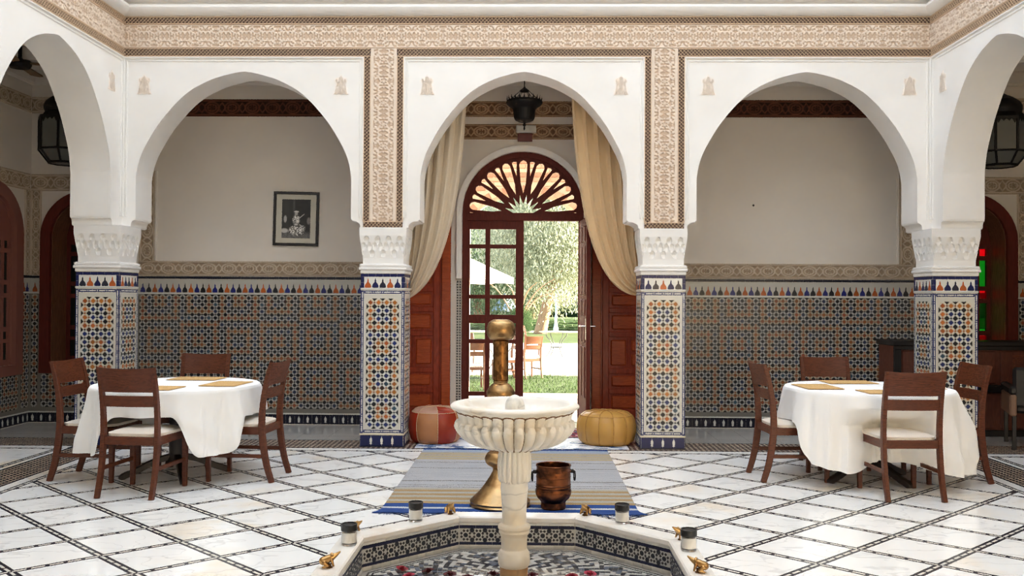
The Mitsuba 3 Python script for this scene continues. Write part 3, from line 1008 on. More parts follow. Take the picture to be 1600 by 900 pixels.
PINKWOOD = mat("pink_wood", principled([0.21, 0.085, 0.065], 0.5))
STAIN = [AMBER_GLASS, RED_GLASS, GREEN_GLASS, RED_GLASS, GREEN_GLASS, RED_GLASS]
shift = lambda dx: (lambda v, f: (v + np.array([dx, BACK, 0]), f))
arched_window("window_1", "arched wooden window beside the framed picture's bay, half hidden by the corner pillar", shift(-WX), FRAMEWOOD, [DARK_GLASS], BROWNWOOD, 0.525)
arched_window("window_2", "arched window with red and green stained panes above the dark counter", shift(WX), FRAMEWOOD, STAIN, BROWNWOOD, 0.525)
arched_window("window_3", "arched window with dusty pink lattice in the gallery end wall", lambda v, f: frame(v, f, (-GX, LY, 0), (0, 1, 0), (-1, 0, 0), (0, 0, 1)), PINKWOOD, [DARK_GLASS], PINKWOOD, 0.55, 0.03)
arched_window("window_4", "arched window in the end wall beyond the dark counter", lambda v, f: frame(v, f, (GX, LY, 0), (0, 1, 0), (1, 0, 0), (0, 0, 1)), FRAMEWOOD, [DARK_GLASS], BROWNWOOD, 0.55)

# ------------------------------------------------------------------ the garden door
FD = BACK + 0.05
mould = arched(DX, DR + 0.056, DS, 1.62).difference(arched(DX, DR - 0.004, DS, -1))
v, f = frame(*extrude(mould, 0.05), o=(0, BACK - 0.045, 0), **XZ)
part(wall_gallery_back, "door_arch_moulding", ply((v, f), PLASTER, 20))
m = M()
for s in (-1, 1):
    xa = DX + s * DR
    a, b = sorted((xa, xa + s * 0.056))
    m.add(*cbox(a, b, BACK - 0.012, BACK, 0.0, 1.615), [0.42, 0.40, 0.36])
    P = []
    for i in range(2):
        for j in range(54):
            c = np.array([a + 0.014 + i * 0.028, 0.03 + j * 0.0293])
            P.append(c + np.array([(0.011, 0), (0, 0.011), (-0.011, 0), (0, -0.011)]))
    v, f = frusta(np.array(P), 0.003)
    m.add(*frame(v, f, (0, BACK - 0.012, 0), X_, Z_, NY), [0.02, 0.02, 0.025])
part(wall_gallery_back, "door_jamb_tiles", m.ply(TILE), kind="stuff")
door_1 = structure("door_1", "garden doorway with a sunburst fanlight, one glazed leaf shut and one open", "door")
fr = arched(DX, DR - 0.004, DS, 0.0).difference(sbox(DX - DR + 0.058, -0.01, DX + DR - 0.058, 2.265)).difference(Polygon([(DX + 0.628 * math.cos(a), DS - 0.02 + 0.628 * math.sin(a)) for a in np.linspace(0, PI, 40)]))
v, f = frame(*extrude(fr, 0.09), o=(0, FD, 0), **XZ)
part(door_1, "door_frame", ply((v, f), FRAMEWOOD, 20))
# fanlight: rays between petal-shaped lights round a star
lunette = Polygon([(0.636 * math.cos(a), 0.636 * math.sin(a)) for a in np.linspace(0, PI, 60)])
cut = []
for k in range(9):
    a = math.radians(10 + 20 * k)
    p = [(0.235, 0), (0.34, 0.027), (0.560, 0.0465), (0.594, 0.028), (0.606, 0.0), (0.594, -0.028), (0.560, -0.0465), (0.34, -0.027)]
    cut.append(affinity.rotate(Polygon(p), math.degrees(a), origin=(0, 0)))
for k in range(0, 10):
    a = 20 * k
    p = Polygon([(0.43, 0), (0.588, 0.028), (0.600, 0.0), (0.588, -0.028)])
    cut.append(affinity.rotate(p, a, origin=(0, 0)))
star = []
for k in range(19):
    a = math.radians(10 * k)
    r = 0.225 if k % 2 == 0 else 0.118
    star.append((r * math.cos(a), r * math.sin(a)))
cut.append(Polygon(star + [(0, 0)]).buffer(0))
lun = lunette.difference(unary_union(cut)).union(sbox(-0.636, -0.035, 0.636, 0.018)).intersection(sbox(-0.64, -0.035, 0.64, 0.64))
v, f = frame(*extrude(lun, 0.05), o=(DX, FD + 0.02, DS - 0.02), **XZ)
part(door_1, "fanlight", ply((v, f), FRAMEWOOD, 20))
# glazed leaf, shut
LYD = FD + 0.03
pcols = [(-0.602, -0.428), (-0.376, -0.090)]
prow = [(2.000, 2.172), (1.443, 1.958), (1.221, 1.400), (0.949, 1.128), (0.370, 0.906)]
leafp = sbox(-0.675, 0.012, -0.003, 2.262)
for a, b in pcols:
    for c, d in prow + [(0.10, 0.325)]:
        leafp = leafp.difference(sbox(a, c, b, d))
lf = door_1 + "__glazed_leaf"
TAKEN.add(lf)
v, f = frame(*extrude(leafp, 0.042), o=(0, LYD, 0), **XZ)
scene[lf] = ply((v, f), FRAMEWOOD, 20)
pane_bead = M()
for a, b in pcols:
    for c, d in prow + [(0.10, 0.325)]:
        part(lf, "pane", ply(cbox(a - 0.004, b + 0.004, LYD + 0.019, LYD + 0.023, c - 0.004, d + 0.004), GLASS) if False else ply((np.array([[a - .004, LYD + .02, c - .004], [b + .004, LYD + .02, c - .004], [b + .004, LYD + .02, d + .004], [a - .004, LYD + .02, d + .004]]), np.array([[0, 1, 2], [0, 2, 3]])), GLASS))
# open leaf, swung into the gallery
ang = math.radians(-86)
hinge = np.array([0.652, FD - 0.005])


def swung(v, f):
    """Local x from the hinge along the leaf, y its thickness."""
    d = np.array([0.062, -0.998])
    d /= np.linalg.norm(d)
    n = np.array([d[1], -d[0]])
    p = hinge + v[:, :1] * d + v[:, 1:2] * n
    return np.column_stack([p, v[:, 2]]), f[:, ::-1] if (d[0] * n[1] - d[1] * n[0]) < 0 else f


lf2 = door_1 + "__open_leaf"
TAKEN.add(lf2)
v, f = frame(*extrude(sbox(0.0, 0.012, 0.655, 2.255), 0.042), **XZ)
scene[lf2] = ply(swung(v, f), FRAMEWOOD, 20)
for a, b in ((0.09, 0.30), (0.35, 0.57)):
    for c, d in prow:
        part(lf2, "panel", ply(swung(*cbox(a, b, -0.008, 0.050, c, d, 0.007)), FRAMEWOOD))
STEEL = mat("steel", principled([0.55, 0.53, 0.5], 0.25, metallic=1.0))
m = M()
for sg, y0 in ((1, 0.042), (-1, 0.0)):
    m.add(*swung(*cbox(0.595, 0.635, y0 - 0.003, y0 + 0.003, 0.98, 1.20)))
    m.add(*swung(*tube([(0.615, y0, 1.12), (0.615, y0 + sg * 0.05, 1.12), (0.60, y0 + sg * 0.056, 1.12), (0.50, y0 + sg * 0.056, 1.118)], 0.008)))
part(lf2, "lever_handle", m.ply(STEEL, 40), label="steel lever handle")

# the two carved wooden doors folded back against the wall
PAN = [(0.20, 0.36), (0.44, 0.58), (0.66, 0.98), (1.06, 1.24), (1.32, 1.46), (1.54, 1.86), (1.94, 2.12), (2.20, 2.36)]
for nm, s, lab in (("door_2", -1, "carved red wooden door leaf folded back behind the orange pouf"), ("door_3", 1, "carved red wooden door leaf folded back behind the yellow pouf")):
    k = structure(nm, lab, "door")
    xa = -0.80 if s < 0 else 0.745
    X = lambda u: xa + s * u
    bx = lambda u0, u1, d0, d1, z0, z1, c=0.0: cbox(min(X(u0), X(u1)), max(X(u0), X(u1)), BACK - d1, BACK - d0, z0, z1, c)
    part(k, "leaf_ground", ply(bx(0.0, 0.72, 0.02, 0.05, 0.02, 2.62), REDWOOD))
    part(k, "closing_stile", ply(bx(0.0, 0.095, 0.02, 0.085, 0.02, 2.62, 0.006), REDWOOD_PANEL))
    part(k, "stile", ply(bx(0.115, 0.185, 0.02, 0.072, 0.02, 2.62, 0.006), REDWOOD))
    part(k, "stile", ply(bx(0.65, 0.72, 0.02, 0.072, 0.02, 2.62, 0.006), REDWOOD))
    for z0, z1 in zip([0.02] + [p[1] for p in PAN], [p[0] for p in PAN] + [2.62]):
        part(k, "rail", ply(bx(0.185, 0.65, 0.02, 0.068, z0 + 0.012, z1 - 0.012, 0.005), REDWOOD))
    for z0, z1 in PAN:
        if z1 - z0 > 0.25:
            zm = (z0 + z1) / 2
            part(k, "panel", ply(bx(0.205, 0.375, 0.03, 0.066, z0 + 0.02, z1 - 0.02, 0.014), REDWOOD_PANEL))
            part(k, "muntin", ply(bx(0.39, 0.415, 0.03, 0.066, z0, z1, 0.004), REDWOOD))
            part(k, "panel", ply(bx(0.43, 0.63, 0.03, 0.066, zm + 0.015, z1 - 0.02, 0.014), REDWOOD_PANEL))
            part(k, "panel", ply(bx(0.43, 0.63, 0.03, 0.066, z0 + 0.02, zm - 0.015, 0.014), REDWOOD_PANEL))
        else:
            part(k, "panel", ply(bx(0.215, 0.62, 0.03, 0.066, z0 + 0.012, z1 - 0.012, 0.014), REDWOOD_PANEL))
# ------------------------------------------------------------------ floor
floor = structure("floor", "white marble floor of diagonal slabs framed by black and white chain inlay", "floor")
POOL_Y = 4.676
AP = 0.832                                # inner apothem of the octagonal pool


def octagon(ap):
    t = ap * math.tan(PI / 8)
    return Polygon([(t, -ap), (ap, -t), (ap, t), (t, ap), (-t, ap), (-ap, t), (-ap, -t), (-t, -ap)])


pool_out = affinity.translate(octagon(AP + 0.125), 0, POOL_Y)
bed = sbox(-GX - 0.3, -1.2, GX + 0.3, BACK + 0.42).difference(affinity.translate(octagon(AP + 0.02), 0, POOL_Y))
v, f = extrude(bed, 0.05)
part(floor, "black_bed", ply((v - [0, 0, 0.0508], f), JOINT))
FX, FY0, FY1 = 3.66, 1.22, 8.40
region = sbox(-FX, FY0, FX, FY1).difference(pool_out.buffer(0.002))
GXs, GYs, GOX, GOY = 0.3208, 0.3042, 0.0, 5.2502     # half diagonals of the slabs and one crossing
GOX = -2.631 + 0.07 + 8 * 0.3208
slabs = []
CW = 0.026                                # half width of the chain between slabs
L_ = math.hypot(GXs, GYs)
sh = CW * L_ / (GXs * GYs) / 1.0          # share of the half diagonal taken by the chain
for i in range(-14, 15):
    for j in range(-18, 20):
        if (i + j) % 2:
            continue
        cx, cy = GOX + GXs * i, GOY + GYs * (j + 1)
        k = 1 - CW * L_ / (GXs * GYs)
        p = Polygon([(cx + GXs * k, cy), (cx, cy + GYs * k), (cx - GXs * k, cy), (cx, cy - GYs * k)]).intersection(region)
        for g in getattr(p, "geoms", [p]):
            if not g.is_empty and g.geom_type == "Polygon" and g.area > 0.002:
                slabs.append((cy, g))
slabs.sort(key=lambda t: -t[0])
rest = M()
for n_, (cy, g) in enumerate(slabs):
    v, f = extrude(g, 0.012)
    v = v - [0, 0, 0.012]
    if cy > 3.9 and n_ < 300:
        part(floor, "marble_slab", ply((v, f), MARBLE))
    else:
        rest.add(v, f)
part(floor, "marble_slabs_by_the_camera", rest.ply(MARBLE), kind="stuff")
# white dashes in the chains
dashes = []
d1, d2 = np.array([GXs, GYs]) / L_, np.array([GXs, -GYs]) / L_
inner = region.buffer(-0.01)
for d, e in ((d1, d2), (d2, d1)):
    n = np.array([-d[1], d[0]])
    for q in range(-32, 33):
        base = np.array([GOX, GOY]) + (e * L_) * q
        for s_ in range(-34, 34):
            for h_ in range(5):
                c = base + d * (L_ * s_ + (h_ + 0.5) * L_ / 5)
                if not (-FX < c[0] < FX and 3.3 < c[1] < FY1):
                    continue
                if pool_out.buffer(0.03).contains(Point(c)):
                    continue
                a, b = 0.034, 0.0078
                dashes.append([c - d * a - n * b, c + d * a - n * b, c + d * a + n * b, c - d * a + n * b])
dashes = np.array(dashes)
ok = (np.abs(dashes[:, :, 0]) < FX - 0.01).all(1) & (dashes[:, :, 1] < FY1 - 0.01).all(1)
v, f = frusta(dashes[ok], 0.0, 0.02, drop=0.004)
part(floor, "chain_dashes", ply((v, f), DASH), kind="stuff")


def flat(name, x0, x1, y0, y1, m, z=0.0, kind=None):
    return part(floor, name, ply(cbox(x0, x1, y0, y1, z - 0.012, z), m), kind=kind)


def chain(x0, x1, y0, y1):
    """White dashes of a straight border chain."""
    out = []
    along_x = (x1 - x0) > (y1 - y0)
    L = (x1 - x0) if along_x else (y1 - y0)
    n = int(L / 0.1)
    for k in range(n):
        c = (k + 0.5) * L / n
        a, b = 0.040, 0.011
        if along_x:
            y = (y0 + y1) / 2
            out.append([(x0 + c - a, y - b), (x0 + c + a, y - b), (x0 + c + a, y + b), (x0 + c - a, y + b)])
        else:
            x = (x0 + x1) / 2
            out.append([(x - b, y0 + c - a), (x + b, y0 + c - a), (x + b, y0 + c + a), (x - b, y0 + c + a)])
    return out


border = chain(-3.72, 3.72, FY1 + 0.004, FY1 + 0.052)
for s in (-1, 1):
    a, b = sorted((s * 3.664, s * 3.712))
    border += chain(a, b, 3.6, 8.40)
    a, b = sorted((s * 4.235, s * 4.29))
    border += chain(a, b, 3.6, 8.41)
    a, b = sorted((s * 4.29, s * GX))
    border += chain(a, b, 8.385, 8.435)
v, f = frusta(np.array(border), 0.0, 0.02, drop=0.004)
part(floor, "border_chain_dashes", ply((v, f), DASH), kind="stuff")
flat("marble_border", -3.80, 3.80, 8.455, 8.555, MARBLE)
for s in (-1, 1):
    a, b = sorted((s * 3.716, s * 3.80))
    flat("marble_border", a, b, 1.22, 8.455, MARBLE)
    a, b = sorted((s * 4.185, s * 4.23))
    flat("marble_border", a, b, 1.22, 8.44, MARBLE)
    a, b = sorted((s * 4.295, s * GX))
    flat("gallery_marble", a, b, 1.22, 8.38, MARBLE)
    a, b = sorted((s * 4.20, s * GX))
    flat("marble_border", a, b, 8.44, 8.555, MARBLE)
flat("gallery_paving", -GX, GX, 9.055, BACK + 0.3, GALLERY_FLOOR)
flat("marble_by_the_camera", -3.80, 3.80, -0.9, 1.2, MARBLE)


def mosaic(x0, x1, y0, y1, p=0.047):
    m = M()
    P, cols = [], []
    nx, ny = int(round((x1 - x0) / p)), int(round((y1 - y0) / p))
    for i in range(nx):
        for j in range(ny):
            cx, cy = x0 + (i + 0.5) * (x1 - x0) / nx, y0 + (j + 0.5) * (y1 - y0) / ny
            for k, (ox, oy) in enumerate(((0, 0), (0.5, 0.5))):
                if k and (i == nx - 1 or j == ny - 1):
                    continue
                c = np.array([cx + ox * p, cy + oy * p])
                h = p * (0.40 if k == 0 else 0.27)
                P.append([c + (h, 0), c + (0, h), c - (h, 0), c - (0, h)])
                cols.append(np.array([0.50, 0.40, 0.31] if k == 0 else [0.13, 0.07, 0.05]) * rng.uniform(0.7, 1.15))
    v, f = frusta(np.array(P), 0.0, 0.04, drop=0.004)
    m.add(v, f, spread(v, 8, cols))
    part(floor, "mosaic_band", m.ply(TILE), kind="stuff")


mosaic(-GX, GX, 8.575, 9.035)
mosaic(-4.165, -3.815, 4.0, 8.555)
mosaic(3.815, 4.165, 4.0, 8.555)

# ------------------------------------------------------------------ pool
CH = 0.10                                 # height of the coping
pool = thing("fountain_pool", "octagonal sunken pool with a white marble rim and black and white star tiles", "pool")


def fount_tone(p, n, uv):
    w = fbm(p.x * 5 + 3, p.y * 5, p.z * 5, 4)
    vein = smoothstep(0.05, 0.0, dr.abs(fbm(p.x * 4 + w * 2.2, p.y * 4, p.z * 9 + w, 4) - 0.5))
    c = mix([0.70, 0.67, 0.61], [0.62, 0.55, 0.44], smoothstep(0.48, 0.72, w))
    return mix(c, [0.30, 0.28, 0.25], vein * smoothstep(0.55, 0.75, noise(p.x * 5, p.y * 5, p.z * 5 + 5)) * 0.4)


FOUNT = mat("fountain_marble", principled(proc(fount_tone), 0.28))


def coping_tone(p, n, uv):
    w = fbm(p.x * 4 + 3, p.y * 4, p.z * 4, 4)
    return mix([0.68, 0.66, 0.61], [0.62, 0.54, 0.44], smoothstep(0.52, 0.75, w))


COPING = mat("coping_marble", principled(proc(coping_tone), 0.25))
t8 = math.tan(PI / 8)
for k in range(8):
    a = k * PI / 4
    def corner(ap, dz):
        return [(ap, -ap * t8, dz), (ap, ap * t8, dz)]
    pts = []
    g = 0.0012
    for ap, zs in ((AP + 0.125, (0.0, CH - 0.006)), (AP + 0.119, (CH,)), (AP + 0.004, (CH,)), (AP - 0.004, (CH - 0.008, CH - 0.030)), (AP + 0.002, (CH - 0.034,)), (AP + 0.05, (0.0,))):
        for z in zs:
            pts += [(ap, -ap * t8 + g, z), (ap, ap * t8 - g, z)]
    v, f = hull(pts)
    R_ = np.array([[math.cos(a), -math.sin(a), 0], [math.sin(a), math.cos(a), 0], [0, 0, 1]])
    part(pool, "coping_slab", ply((v @ R_.T + [0, POOL_Y, 0], f), COPING))
PF = -0.093                               # pool floor
ring = octagon(AP + 0.06).difference(octagon(AP + 0.006))
v, f = extrude(ring, CH - 0.034 - PF)
part(pool, "basin_wall", ply((v + [0, POOL_Y, PF], f), GROUT))
m = M()
side = 2 * AP * t8
for k in range(8):
    a = k * PI / 4 + PI / 2
    Nn = -np.array([math.cos(a), math.sin(a), 0])
    U = np.array([-math.sin(a), math.cos(a), 0]) * -1
    o = np.array([0, POOL_Y, 0]) - Nn * (AP + 0.006)

    def bx(u0, u1, z0, z1, d, col):
        v, f = cbox(u0, u1, z0, z1, 0, d, 0.0008)
        m.add(*frame(v, f, o, U, Z_, Nn), col)
    for z0, z1, col, w_ in ((0.048, 0.066, HWHITE, 0.075), (0.029, 0.047, [0.010, 0.012, 0.034], 0.09), (-0.068, -0.052, [0.010, 0.012, 0.034], 0.09), (PF, -0.069, [0.52, 0.49, 0.42], 0.06)):
        n = int(side / w_)
        for q in range(n):
            bx(-side / 2 + q * side / n + 0.001, -side / 2 + (q + 1) * side / n - 0.001, z0, z1, 0.004, np.array(col) * rng.uniform(0.85, 1.1))
    bx(-side / 2, side / 2, -0.051, 0.028, 0.002, [0.42, 0.41, 0.385])
    n = 9
    q = side / n
    P8, P4, c4 = [], [], []
    zc = -0.0115
    star8 = lambda cx, cz, r: [(cx + r * (1.0 if i % 2 == 0 else 0.86) * math.cos(i * PI / 8), cz + r * (1.0 if i % 2 == 0 else 0.86) * math.sin(i * PI / 8)) for i in range(16)]
    for i in range(n):
        cx = -side / 2 + (i + 0.5) * q
        P8.append(star8(cx, zc, 0.0150))
        for t in range(8):
            an = t * PI / 4 + PI / 8
            e = np.array([cx + 0.0275 * math.cos(an), zc + 0.0275 * math.sin(an)])
            r = 0.0092
            P4.append([e + (r, 0), e + (0, r), e - (r, 0), e - (0, r)])
        if i < n - 1:
            for zz in (-0.040, 0.017):
                P8.append(star8(cx + q / 2, zz, 0.0150))
    v, f = frusta(np.array(P8), 0.0018, 0.06)
    m.add(*frame(v + [0, 0, 0.002], f, o, U, Z_, Nn), [0.014, 0.016, 0.022])
    v, f = frusta(np.array(P4), 0.0018, 0.06)
    m.add(*frame(v + [0, 0, 0.002], f, o, U, Z_, Nn), [0.020, 0.016, 0.018])
part(pool, "star_tiles", m.ply(TILE), kind="stuff")
# floor mosaic: rings of lozenges round the pedestal, clipped by the octagon, with a black and white line round it
m = M()
v, f = extrude(octagon(AP + 0.03), 0.03)
m.add(v + [0, POOL_Y, PF - 0.03], f, [0.36, 0.33, 0.29])
P, cols = [], []
pal = [[0.014, 0.016, 0.026], [0.52, 0.51, 0.49], [0.09, 0.11, 0.15], [0.48, 0.44, 0.40], [0.016, 0.016, 0.02], [0.16, 0.06, 0.04]]
lim = octagon(AP - 0.075)
for k in range(38):
    r0 = 0.10 + k * 0.0205
    n = 32 if r0 < 0.22 else 64 if r0 < 0.42 else 96 if r0 < 0.66 else 128
    for i in range(n):
        an = (i + 0.5 * (k % 2)) * 2 * PI / n
        dr_, dt = 0.0195, r0 * 2 * PI / n * 0.47
        e, t = np.array([math.cos(an), math.sin(an)]), np.array([-math.sin(an), math.cos(an)])
        c = e * r0
        if not lim.contains(Point(c)):
            continue
        P.append([c + e * dr_, c + t * dt, c - e * dr_, c - t * dt])
        star = (math.cos(8 * an) > math.cos(r0 * 26)) ^ (k % 3 == 0)
        q = 0 if (i % 2) ^ star else 1
        if q and (k // 4) % 2 and (i // 4) % 3 == 0:
            q = 2
        cols.append(np.array(pal[q if rng.random() > 0.12 else 3 - q]) * rng.uniform(0.8, 1.2))
v, f = frusta(np.array(P), 0.002, 0.04)
m.add(v + [0, POOL_Y, PF], f, spread(v, 8, cols))
for ap, wd, col in ((AP - 0.055, 0.008, [0.015, 0.015, 0.02]), (AP - 0.03, 0.008, [0.015, 0.015, 0.02]), (AP - 0.045, 0.010, HWHITE), (AP - 0.068, 0.012, HWHITE)):
    v, f = extrude(octagon(ap).difference(octagon(ap - wd)), 0.002)
    m.add(v + [0, POOL_Y, PF], f, col)
part(pool, "floor_mosaic", m.ply(TILE), kind="stuff")
WATER_Z = -0.076
v, f = extrude(octagon(AP + 0.002), 0.001)
scene[thing("pool_water", "shallow clear water lying in the octagonal pool", "water")] = ply((np.array([[x, y + POOL_Y, WATER_Z] for x, y in list(octagon(AP + 0.001).exterior.coords)[:-1]]), np.array([[0, i, i + 1] for i in range(1, 7)])), mat("water", {"type": "thindielectric", "int_ior": 1.33}))
labels["pool_water"]["kind"] = "stuff"

# ------------------------------------------------------------------ fountain
fountain = thing("fountain", "white marble fountain with a lobed bowl on a fluted pedestal", "fountain")
fx = T().translate([-0.004, POOL_Y, 0])
NL = 32


def lobe_fn(theta, k, r, z):
    t = (theta * NL / (2 * PI)) % 1.0 - 0.5
    if z > 0.835 or r < 0.07:
        return np.full_like(theta, r)
    amp = np.interp(z, [0.64, 0.675, 0.73, 0.78, 0.788, 0.82, 0.835], [0.03, 0.13, 0.12, 0.105, 0.09, 0.075, 0.0])
    bump = np.sqrt(np.clip(1 - (2 * t) ** 2, 0, 1)) if z < 0.82 else np.clip(1 - np.abs(2 * t) ** 2 * 1.0, 0, 1)
    if 0.74 < z < 0.7885:
        ztop = 0.786 - 0.042 * np.abs(2 * t) ** 3
        r = np.where(z > ztop, np.minimum(r, 0.287), r)
    return r * (1 + amp * 1.15 * (bump - 1))


bowl_out = smooth_prof([(0.078, 0.640), (0.150, 0.648), (0.230, 0.674), (0.282, 0.714), (0.306, 0.752), (0.305, 0.770), (0.300, 0.785)], 6)
bowl = np.vstack([bowl_out, [(0.284, 0.788), (0.288, 0.808), (0.293, 0.822), (0.297, 0.832), (0.300, 0.838)],
                  smooth_prof([(0.306, 0.841), (0.322, 0.850), (0.326, 0.860), (0.316, 0.871), (0.295, 0.874), (0.278, 0.866), (0.262, 0.848), (0.23, 0.82), (0.16, 0.79), (0.06, 0.778)], 4)])
part(fountain, "bowl", ply(lathe(bowl, NL * 10, lobe_fn), FOUNT, 40), fx)
# rust-brown deposit lying in the grooves between the lobes and round the arched tops
gm = M()
for i in range(NL):
    a = (i + 0.5) * 2 * PI / NL - PI / NL + PI / NL * 0
    a = i * 2 * PI / NL
    for pr, wd in ((bowl_out[6:], 0.0050), (np.array([(0.284, 0.788), (0.288, 0.808), (0.293, 0.822)]), 0.0038)):
        pts = []
        for r, z in pr:
            rr = float(lobe_fn(np.array([a]), 0, r, z)[0]) + 0.0006
            pts.append((rr * math.cos(a), rr * math.sin(a), z))
        gm.add(*tube(pts, wd, 5))
    arc = []
    for t in np.linspace(-1, 1, 9):
        aa = a + (t * 0.5 + 0.5) * 2 * PI / NL
        z = 0.820 + 0.013 * math.sqrt(max(0.0, 1 - t * t))
        rr = float(lobe_fn(np.array([aa]), 0, 0.2955, z)[0]) + 0.001
        arc.append((rr * math.cos(aa), rr * math.sin(aa), z))
    gm.add(*tube(arc, 0.0036, 5))
part(fountain, "groove_deposit", gm.ply(mat("rust_deposit", principled(proc(lambda p, n, uv: mix([0.20, 0.11, 0.05], [0.09, 0.04, 0.018], fbm(p.x * 9, p.y * 9, p.z * 9, 3))), 0.7)), True), fx, kind="stuff")


def bud_fn(theta, k, r, z):
    return r * (1 - 0.10 * np.abs(np.sin(theta * 5)) ** 4 * (1 if z < 0.90 else 0.6))


part(fountain, "finial", ply(lathe(smooth_prof([(0.040, 0.778), (0.046, 0.82), (0.050, 0.848), (0.047, 0.876), (0.034, 0.898), (0.014, 0.911), (0.002, 0.914)], 5), 60, bud_fn), FOUNT, 40), fx)


def flute_fn(theta, k, r, z):
    t = (theta * 18 / (2 * PI)) % 1.0 - 0.5
    return r * (1 - 0.13 * np.abs(2 * t) ** 3) if 0.476 < z < 0.640 else np.full_like(theta, r)


ped = np.vstack([[(0.05, 0.648)], smooth_prof([(0.078, 0.638), (0.084, 0.61), (0.087, 0.57), (0.086, 0.53), (0.082, 0.49), (0.075, 0.477)], 5), [(0.068, 0.473), (0.070, 0.44)],
                 smooth_prof([(0.068, 0.42), (0.064, 0.37), (0.0615, 0.31), (0.062, 0.272), (0.066, 0.266), (0.080, 0.258), (0.082, 0.243), (0.075, 0.234), (0.078, 0.224), (0.073, 0.212), (0.067, 0.200), (0.065, 0.145), (0.068, 0.136), (0.076, 0.122), (0.081, 0.100), (0.081, 0.075), (0.078, 0.060), (0.072, 0.05)], 4)])[::-1]
part(fountain, "pedestal", ply(lathe(ped, 18 * 8, flute_fn), FOUNT, 40), fx)
STAINED = mat("stained_marble", principled(proc(lambda p, n, uv: mix([0.42, 0.27, 0.13], [0.24, 0.12, 0.05], fbm(p.x * 14, p.y * 14, p.z * 22, 4))), 0.25))
part(fountain, "base", ply(lathe([(0.12, PF), (0.10, PF + 0.02), (0.084, PF + 0.05), (0.070, 0.0), (0.072, 0.052)], 48), STAINED, 40), fx, label="rust-stained wet marble base")

# ------------------------------------------------------------------ on the rim: brass spouts and glass jars
BRASSFN = lambda p, n, uv: mix([0.52, 0.31, 0.12], [0.24, 0.12, 0.045], smoothstep(0.4, 0.75, fbm(p.x * 30, p.y * 30, p.z * 30, 3)))
BRASS = mat("spout_brass", principled(proc(BRASSFN), 0.17, metallic=1.0))


def ball(c, r, n=2):
    s = trimesh.creation.icosphere(subdivisions=n)
    return np.array(s.vertices) * np.asarray(r) + np.asarray(c), np.array(s.faces)


def spout_mesh():
    """A little brass frog that spits towards +x, sitting on a stub."""
    m3s = []
    chain_ = [[(-0.030, 0.034, 0.020), (0.006, 0.046, 0.019)], [(0.006, 0.046, 0.018), (0.032, 0.060, 0.010)], [(0.032, 0.060, 0.010), (0.050, 0.073, 0.004)]]
    out = m3.Manifold()
    for a, b in chain_:
        ps = []
        for x, z, r in (a, b):
            v, _ = ball((x, 0, z), r, 1)
            ps.append(v)
        out = out + m3.Manifold.hull_points(np.vstack(ps))
    for s in (-1, 1):
        v, _ = ball((0.012, s * 0.012, 0.062), 0.0075, 1)
        out = out + m3.Manifold.hull_points(v)
        for q in (((-0.026, s * 0.020, 0.030), 0.011, (-0.008, s * 0.026, 0.016), 0.007), ((-0.008, s * 0.026, 0.016), 0.007, (-0.030, s * 0.026, 0.010), 0.005), ((0.010, s * 0.016, 0.040), 0.008, (0.018, s * 0.022, 0.014), 0.005)):
            a, _ = ball(q[0], q[1], 1)
            b, _ = ball(q[2], q[3], 1)
            out = out + m3.Manifold.hull_points(np.vstack([a, b]))
    out = out.refine_to_length(0.006)
    v, f = man(out)
    t = trimesh.Trimesh(v, f, process=True)
    trimesh.smoothing.filter_taubin(t, iterations=6)
    return np.array(t.vertices), np.array(t.faces)


sp_body = ply(spout_mesh(), BRASS, True)
sp_base = ply(lathe([(0.016, 0.0), (0.016, 0.004), (0.010, 0.008), (0.010, 0.020)], 20), mat("dark_brass", principled([0.10, 0.05, 0.02], 0.4, metallic=1.0)), 40)
tv = (AP + 0.055) * t8
SPOUTS = [(-tv - 0.035, AP + 0.055, "farther brass frog spout by the brass candlestick"), (tv + 0.04, AP + 0.055, "brass frog spout just in front of the copper bucket"),
          (-AP - 0.062, tv + 0.045, "brass frog spout between the two jars on the picture side of the rim"), (AP + 0.062, tv - 0.02, "brass frog spout between the two jars on the yellow pouf's side of the rim"),
          (-AP - 0.058, -0.238, "nearest brass frog spout on the rim, on the framed picture's side"), (AP + 0.048, -0.248, "nearest brass frog spout on the rim, on the counter's side")]
for x, y, lab in SPOUTS:
    k = thing("frog_spout", lab, "frog spout", "brass frog spouts on the pool rim")
    a = math.degrees(math.atan2(-y, -x))
    at = T().translate([x, POOL_Y + y, CH]).rotate([0, 0, 1], a).scale(1.0)
    part(k, "body", sp_body, at)
    part(k, "stub", sp_base, at)

